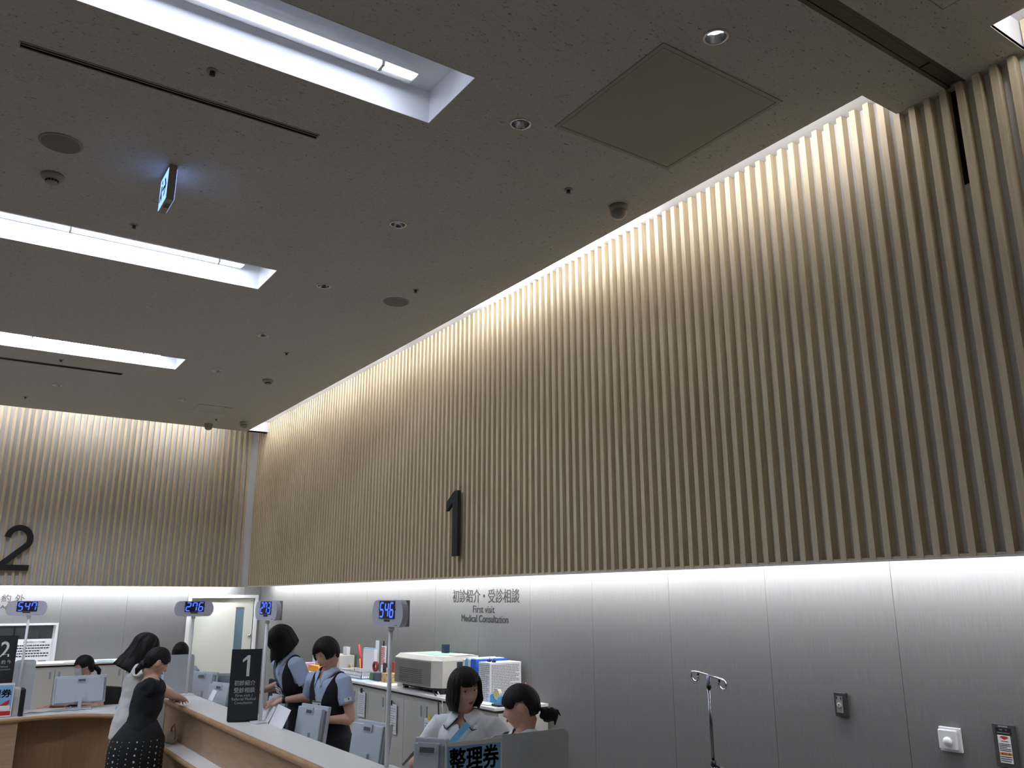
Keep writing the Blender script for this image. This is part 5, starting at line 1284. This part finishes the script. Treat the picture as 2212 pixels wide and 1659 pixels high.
def badge(I, a, h, rot=0, out=.13):
    s = I['s']; c = I['pel']+I['sp']*h*s+I['rg']*a*s+I['fs']*out*s
    T = Matrix((I['rg'], I['fs'], I['sp'])).transposed().to_4x4(); T.translation = c; T = T @ Matrix.Rotation(rot, 4, 'Y')
    bm = bmesh.new(); box(bm, -.042, .042, -.002, .002, -.028, .028, T); b = P_obj(I, 'name_badge', bm, M_paper, False)
    Wi = WM[I['g'].name].inverted()
    bm = bmesh.new(); box(bm, -.042, .042, .0021, .003, .018, .028, Wi @ T); obj('green_strip', bm, mat('badge_green', (60, 130, 100), .6), b)
    bm = bmesh.new(); box(bm, -.032, -.012, .0021, .003, -.020, .008, Wi @ T); box(bm, .0, .034, .0021, .003, -.004, .000, Wi @ T); box(bm, .0, .030, .0021, .003, -.014, -.010, Wi @ T); obj('badge_print', bm, mat('badge_dark', (70, 62, 66), .6), b)
    bm = bmesh.new(); tube(bm, [T @ V((0, .002, .028)), T @ V((.003, .006, .05)), T @ V((-.004, .004, .075))], .003, 6); P_obj(I, 'badge_strap', bm, M_mon, False)
def band(I, name, P0, d, r, w_, m):
    bm = bmesh.new(); d = d.normalized(); tube(bm, [P0-d*w_/2, P0+d*w_/2], [r, r], 20); P_obj(I, name, bm, m)
def cardigan_fold(): pass

cam_right = V((.8307, -.5567, 0)); cam_fwd = V((.5567, .8307, 0)); toward = -cam_fwd

# 1. bob-haired clerk bowing over the counter
I = person('standing clerk with a long black bob bowing over papers, dark vest over pale blue shirt', (2.30, 6.70, 1.590), -cam_right*.80+toward*.55, R(50), 0, -cam_right*.75+toward*.62, (-.42, .01, .85), 1.0,
           hands=(V((2.29, 6.60, 1.15)), V((2.22, 6.98, 1.18))), hints=(V((.6, -.3, -.6)), V((.6, .6, -.5))), vox=.0065, curl=.45, hn=(V((-.2, -.5, .8)), V((0, 0, 1))))
top(I, 'shirt', M_shirt, sleeve=.58, off=.010, vneck=(.425, .55)); vest(I); collar(I, M_shirt); skirt(I, M_vest, .5); shoes(I, M_black)
hem = lambda p: -.105 if abs(p) > .6 else -.070
P_obj(I, 'hair', hair_bm(I['HM'], 1.0, hem, rx=.095, ryf=.108, ryb=.112, flare=.15, curl=.03, wave=.006, seed=1), M_hair)
badge(I, -.01, .30, R(-12), .150)
S0, E_, W_ = I['arms'][0]; band(I, 'wrist_band', W_-(W_-E_).normalized()*.02, W_-E_, .0265, .022, M_black)
face(I)

# 2. short-haired clerk
I = person('clerk with short black hair looking down, dark vest over pale blue short-sleeved shirt', (2.50, 6.26, 1.505), -cam_right*.62+toward*.85, R(24), R(4), -cam_right*.55+toward*.85, (-.10, .02, .95), 1.0,
           hands=(V((2.42, 6.16, 1.045)), V((2.44, 6.40, .98))), hints=(V((.25, -.25, -1)), V((.2, .9, -.5))), vox=.006, curl=.5)
top(I, 'shirt', M_shirt, sleeve=.60, off=.010, vneck=(.425, .55)); vest(I); collar(I, M_shirt); skirt(I, M_vest, .5); shoes(I, M_black)
hem = lambda p: (.040-.010*math.sin(p*2) if abs(p) < .62 else .040-.068*sm(abs(p), .62, 1.0)-.035*sm(abs(p), 1.7, 2.4))
P_obj(I, 'hair', hair_bm(I['HM'], 1.0, hem, rx=.088, ryf=.104, ryb=.112, curl=.12, wave=.005, seed=3), M_hair)
badge(I, -.02, .295, 0, .150); face(I, brow=False)
S0, E_, W_ = I['arms'][0]; band(I, 'wrist_watch', W_-(W_-E_).normalized()*.012, W_-E_, .026, .02, M_chrome)
for i in (0,):
    S0, E_, W_ = I['arms'][i]; bm = bmesh.new(); d = (E_-S0).normalized(); o = (I['rg']*(-1) if i == 0 else I['rg'])
    c = S0+(E_-S0)*.47+(toward*.8+o*.4).normalized()*.066
    xx = d; yy = (toward*.8+o*.4).normalized(); zz = xx.cross(yy)
    T = Matrix((zz, yy, xx)).transposed().to_4x4(); T.translation = c; box(bm, -.026, .026, -.003, .001, -.012, .012, T); sl = P_obj(I, 'sleeve_patch', bm, M_paper, False)
    bm = bmesh.new(); T2 = WM[I['g'].name].inverted() @ T; prism(bm, [(-.013, -.008), (-.005, 0), (.003, -.008), (-.003, -.008), (-.004, .008), (-.007, .008), (-.006, -.008)], lambda u, v, w_: T2 @ V((u, .001+w_, v)), .0006); obj('emblem', bm, M_ink, sl)

# 3. nurse with a chin-length bob
I = person('nurse in white tunic with dark piping and a pale blue shoulder strap, chin-length black bob', (2.555, 4.30, 1.400), toward*.86+cam_right*.50, R(6), R(5), toward*.93-cam_right*.30, (-.03, .01, 1), .98,
           hands=(V((2.62, 4.02, .98)), V((2.33, 4.34, 1.06))), hints=(V((.8, -.2, -.4)), V((-.3, .6, -.8))), vox=.005, curl=.7)
top(I, 'tunic', M_nurse, sleeve=.62, off=.018, soff=.015, vneck=(.435, .6), folds=.007, low=-.30); collar(I, M_nurse, spread=.5, rnd=True, piping=M_vest); trousers(I, M_nurse); shoes(I, M_white)
hem = lambda p: (.056-.020*math.cos(p*2-.5) if abs(p) < .74 else .05-.150*sm(abs(p), .74, .98)-.016*sm(abs(p), 1.2, 2.6))
P_obj(I, 'hair', hair_bm(I['HM'], .98, hem, rx=.099, ryf=.104, ryb=.116, top=.133, curl=.24, flare=.9, wave=.005, seed=5), M_hair)
face(I, gaze=1.0)
bm = bmesh.new(); sp, rg, fs, pel, s = I['sp'], I['rg'], I['fs'], I['pel'], I['s']
pts = [pel+sp*(.475-.24*t)*s+rg*(-.06+.215*t)*s+fs*(.095+.055*math.sin(PI*min(1, t*1.1+.12)))*s for t in [i/10 for i in range(11)]]
for a, b in zip(pts, pts[1:]):
    d = (b-a).normalized(); q = d.cross(fs).normalized()*.017; n_ = fs*.004
    vs = [bm.verts.new(v) for v in (a-q, a+q, b+q, b-q, a-q+n_, a+q+n_, b+q+n_, b-q+n_)]
    for f_ in ((0, 1, 2, 3), (7, 6, 5, 4), (0, 3, 7, 4), (1, 5, 6, 2)): bm.faces.new([vs[i] for i in f_])
P_obj(I, 'shoulder_strap', bm, M_ltblue, False)
for i in (0, 1):
    S0, E_, W_ = I['arms'][i]; d = E_-S0; band(I, 'sleeve_piping', S0+d*.60, d, .069, .005, M_vest)
bm = bmesh.new(); c = pel+sp*.235*s+fs*.16*s-rg*.03; ell(bm, c, .02, .012, .02); tube(bm, [c, c+V((-.02, 0, .03)), c+V((-.03, 0, .0))], .006, 8); P_obj(I, 'pocket_clips', bm, M_mon2)
hw = I['arms'][1][2]
bm = bmesh.new(); q0 = V((2.18, 4.30, 1.045)); tube(bm, [q0, (2.165, 4.16, 1.12), (2.15, 4.02, 1.185)], [.006, .008, .013], 10); tube(bm, [(2.15, 4.02, 1.185), (2.145, 3.98, 1.215)], [.017, .013], 12)
tag(obj('handheld_wand', bm, M_black, None, True), 'thin black wand held at the front nurse hand by the bottom edge', 'wand')

# 4. nurse in profile, hair in a low bun
I = person('nurse in profile facing left with a low black bun, white collar and dark cardigan', (2.60, 3.80, 1.352), -cam_right*1.0+cam_fwd*.08, R(10), 0, -cam_right*.7+toward*.5, (.03, .01, 1), .95,
           vox=.005, curl=.4)
top(I, 'cardigan', M_vest, sleeve=1.85, off=.014, vneck=(.33, .62)); collar(I, M_nurse, spread=.8, drop=.04, piping=mat('piping_green', (150, 190, 190), .7)); trousers(I, M_vest); shoes(I, M_white)
hem = lambda p: (.034-.030*sm(abs(p), .3, .9)+.034*sm(abs(p), 1.1, 1.45)-.085*sm(abs(p), 1.72, 2.3))
P_obj(I, 'hair', hair_bm(I['HM'], .95, hem, rx=.083, ryf=.102, ryb=.110, curl=.20, wave=.004, seed=8), M_hair)
bm = bmesh.new(); HM = I['HM']
ell(bm, (0, -.125, -.055), .034, .034, .036); ell(bm, (.006, -.155, -.06), .03, .03, .032); bm.transform(HM)
for v in bm.verts: v.co += V((noise.noise(v.co*60), noise.noise(v.co*60+V((3, 1, 7))), noise.noise(v.co*60+V((8, 8, 1)))))*.009
bun = P_obj(I, 'hair_bun', bm, M_hair)
bm = bmesh.new(); tube(bm, [HM @ V((.01, -.15, -.06)), HM @ V((.012, -.165, -.09)), HM @ V((.01, -.158, -.115))], [.016, .010, .002], 8); tube(bm, [HM @ V((.01, -.16, -.045)), HM @ V((.012, -.185, -.05)), HM @ V((.01, -.195, -.075))], [.014, .008, .002], 8); P_obj(I, 'loose_strands', bm, M_hair)
face(I)

# 5. customer with long hair and white cardigan
I = person('customer with long dark hair in a white cardigan and dark trousers, head bowed', (1.575, 8.18, 1.493), cam_right*.86+cam_fwd*.35, R(34), R(-4), cam_right*.80+cam_fwd*.35, (.09, .0, .95), .98,
           hands=(V((1.93, 8.56, 1.04)), V((1.90, 8.42, 1.04))), hints=(V((-.6, .5, -.6)), V((-.9, -.4, -.5))), vox=.0075)
trousers(I, M_jeans); shoes(I, M_black)
top(I, 'blouse', mat('blouse_pink_check', (196, 150, 160), .85, grain=((90, 90, 90), (120, 90, 120), .45, .55)), sleeve=.3, off=.008, soff=.006, vneck=(.40, .6), low=-.17)
top(I, 'cardigan', M_cardi, sleeve=1.92, off=.020, soff=.013, vneck=(.10, .30), low=-.13, folds=.009)
hem = lambda p: (.02 if abs(p) < .45 else .02-.27*sm(abs(p), .45, 1.0))
P_obj(I, 'hair', hair_bm(I['HM'], .98, hem, rx=.094, ryf=.106, ryb=.120, curl=-.15, flare=.9, wave=.012, seed=11), M_hairb)
face(I)
bm = bmesh.new(); s = I['s']; a = I['sh'][1]; tube(bm, [a+V((0, 0, .05)), a+I['f']*.11-V((0, 0, .06)), a+I['f']*.13-V((0, 0, .16))], .010, 8); P_obj(I, 'bag_strap', bm, M_black)

# 6. customer in navy T-shirt leaning on the counter
I = person('customer in navy T-shirt and black dotted skirt leaning over to write on the counter', (1.585, 7.70, 1.39), cam_right*.74+cam_fwd*.68, R(26), R(6), cam_right*.86+cam_fwd*.30, (.085, .10, .47), 1.04,
           hands=(V((1.90, 8.30, 1.045)), V((1.95, 8.05, 1.045))), hints=(V((-.3, .9, -.4)), V((.25, -.9, -.15))), vox=.006, curl=.28, nl=.122)
top(I, 'tshirt', M_tee, sleeve=.50, off=.018, soff=.022, vneck=(.455, .9), neckh=.495, low=.0, folds=.008, hemh=.085)
sk, rows = skirt(I, mat('skirt_black', (14, 15, 17), .9), .62, .176, .198, .008, wh=.18, rf=1.02); shoes(I, M_black)
bm = bmesh.new()
def dot(row, k, r, t=0):
    j = int(row); fr = row-j; A = rows[j]; B = rows[min(j+1, 14)]
dots = bmesh.new(); Wg = WM[I['g'].name]
allr = [[None]*48 for _ in range(15)]
me = sk.data; n = 48
def vat(j, k): return Wg @ me.vertices[j*n+(k % n)].co
def dotcol(kf, r0, r1, j0, j1, cnt):
    k0 = int(math.floor(kf)); fr = kf-k0
    for i in range(cnt):
        t = i/(cnt-1); jf = j0+(j1-j0)*t; j = min(int(jf), 13); q = jf-j
        p = (vat(j, k0)*(1-fr)+vat(j, k0+1)*fr)*(1-q)+(vat(j+1, k0)*(1-fr)+vat(j+1, k0+1)*fr)*q
        a = (vat(j, k0+1)-vat(j, k0)).normalized(); b = (vat(j, k0)-vat(j+1, k0)).normalized(); nn = a.cross(b)
        cc = (vat(j, 0)+vat(j, 24))/2
        if nn.dot(p-cc) < 0: nn = -nn
        r = r0+(r1-r0)*t; vs = [dots.verts.new(p+nn*.004+(a*math.cos(2*PI*m_/12)+b*math.sin(2*PI*m_/12))*r) for m_ in range(12)]; dots.faces.new(vs)
for c in range(0, 48, 6):
    dotcol(c+.3, .006, .019, 2, 13.6, 17); dotcol(c+2.0, .003, .006, 2, 13.6, 26); dotcol(c+4.2, .004, .011, 2, 13.6, 20)
P_obj(I, 'skirt_dots', dots, mat('dot_white', (206, 208, 200), .9), False)
hem = lambda p: (.045 if abs(p) < .6 else .045-.035*sm(abs(p), .6, 1.1)+.0*p-.075*sm(abs(p), 1.6, 2.5))
P_obj(I, 'hair', hair_bm(I['HM'], 1.02, hem, rx=.081, ryf=.098, ryb=.110, curl=.12, wave=.004, seed=21), M_hairb)
bm = bmesh.new(); HM = I['HM']; ell(bm, (0, -.095, -.060), .036, .030, .038); bm.transform(HM); tube(bm, [HM @ V((0, -.10, -.07)), HM @ V((-.003, -.108, -.11)), HM @ V((-.003, -.10, -.145))], [.027, .022, .007], 12)
P_obj(I, 'ponytail', bm, M_hairb); face(I)

# 7. masked clerk at window 2
g0 = I = person('seated clerk with white face mask and low ponytail behind the wide monitor', (1.425, 10.55, 1.195), -cam_right*.75+toward*.66, R(14), 0, -cam_right*.4+toward*.9, (-.06, -.04, 1), .95,
           hands=(V((1.40, 10.42, .82)), V((1.12, 10.44, .82))), vox=.0085, seated=True)
top(I, 'shirt', M_shirt, sleeve=.58, off=.010, vneck=(.425, .55)); vest(I); collar(I, M_shirt); trousers(I, M_vest); shoes(I, M_black)
hem = lambda p: (.035-.02*math.sin(p) if abs(p) < .85 else .035-.045*sm(abs(p), .9, 1.15)-.075*sm(abs(p), 1.6, 2.4))
P_obj(I, 'hair', hair_bm(I['HM'], .95, hem, rx=.086, ryf=.103, ryb=.110, curl=.12, seed=31), M_hair)
HM = I['HM']; bm = bmesh.new(); tube(bm, [HM @ V((0, -.10, -.03)), HM @ V((0, -.14, -.09)), HM @ V((.0, -.13, -.18))], [.028, .026, .006], 12); P_obj(I, 'ponytail', bm, M_hair)
bm = bmesh.new(); n_ = 14; m_ = 8; rows_ = []
for j in range(m_+1):
    z = .003-.100*j/m_; row = []
    for k in range(n_+1):
        a = -1.25+2.5*k/n_; bul = .012*math.cos(a)*math.sin(PI*(j+.6)/(m_+1.2)); wd = .070-.016*max(0, j-4)/4
        row.append(bm.verts.new(HM @ (V((math.sin(a)*wd, .018+math.cos(a)*(.078+bul), z))*.95)))
    rows_.append(row)
for a, b in zip(rows_, rows_[1:]):
    for k in range(n_): bm.faces.new((a[k], a[k+1], b[k+1], b[k]))
bmesh.ops.solidify(bm, geom=bm.faces[:], thickness=.002)
P_obj(I, 'face_mask', bm, M_paper); face(I, mouth=False)
def office_chair(label, x, y, zs, ang):
    g = thing('office_chair', label, 'chair', (x, y, 0), ang)
    obj('seat', bevbox(-.22, .22, -.20, .22, zs-.06, zs, .02), M_blk2, g, True)
    obj('backrest', bevbox(-.20, .20, -.31, -.27, zs+.12, zs+.48, .015), M_blk2, g, True)
    bm = bmesh.new(); tube(bm, [(0, 0, .07), (0, 0, zs-.05)], .025, 10); tube(bm, [(0, -.02, zs-.05), (0, -.30, zs-.02), (0, -.30, zs+.2)], .015, 8); obj('column', bm, M_black, g, True)
    for k in range(5):
        a = 2*PI*k/5+.3; bm = bmesh.new(); tube(bm, [(0, 0, .08), (.26*math.cos(a), .26*math.sin(a), .05)], [.022, .014], 8); lg = obj('base_leg', bm, M_black, g, True)
        bm = bmesh.new(); ell(bm, (.26*math.cos(a), .26*math.sin(a), .025), .025, .025, .025, seg=10, rings=6); obj('caster', bm, M_black, lg)
def under(I, label):
    p = I['pel']; f = I['f']; office_chair(label, p.x, p.y, p.z-.115*I['s'], math.atan2(-f.x, f.y))
under(I, 'office chair of the masked clerk behind counter 2')

# 8. clerk by the door, behind the frosted screen
I = person('clerk with short black hair bowed low behind the frosted screen near the door', (2.235, 9.72, 1.345), toward, R(48), 0, toward, (-.10, -.16, .95), .96,
           hands=(V((2.30, 9.42, .98)), V((2.02, 9.52, .98))), vox=.0085)
top(I, 'shirt', M_shirt, sleeve=.58, off=.010, vneck=(.425, .55)); vest(I); collar(I, M_shirt); trousers(I, M_vest); shoes(I, M_black)
hem = lambda p: (.030 if abs(p) < .7 else .030-.07*sm(abs(p), .7, 1.1)-.03*sm(abs(p), 1.6, 2.3))
P_obj(I, 'hair', hair_bm(I['HM'], .96, hem, rx=.086, ryf=.104, ryb=.110, curl=.12, seed=41), M_hair); face(I)

# 9. figure in the office behind the window
I = person('person with dark hair in a pale top, back turned, seen through the reception window', (1.10, 13.40, 1.425), cam_fwd*.9-cam_right*.3, R(28), 0, cam_fwd, (.05, .25, .9), .98, vox=.010)
top(I, 'pale_top', mat('top_pale', (190, 176, 156), .9), sleeve=1.8, off=.018, vneck=(.44, .5)); trousers(I, M_jeans); shoes(I, M_black)
hem = lambda p: (.03 if abs(p) < .6 else .03-.13*sm(abs(p), .6, 1.1))
P_obj(I, 'hair', hair_bm(I['HM'], .98, hem, rx=.092, ryf=.106, ryb=.112, curl=.05, seed=51), M_hair); face(I)
bpy.context.view_layer.update()
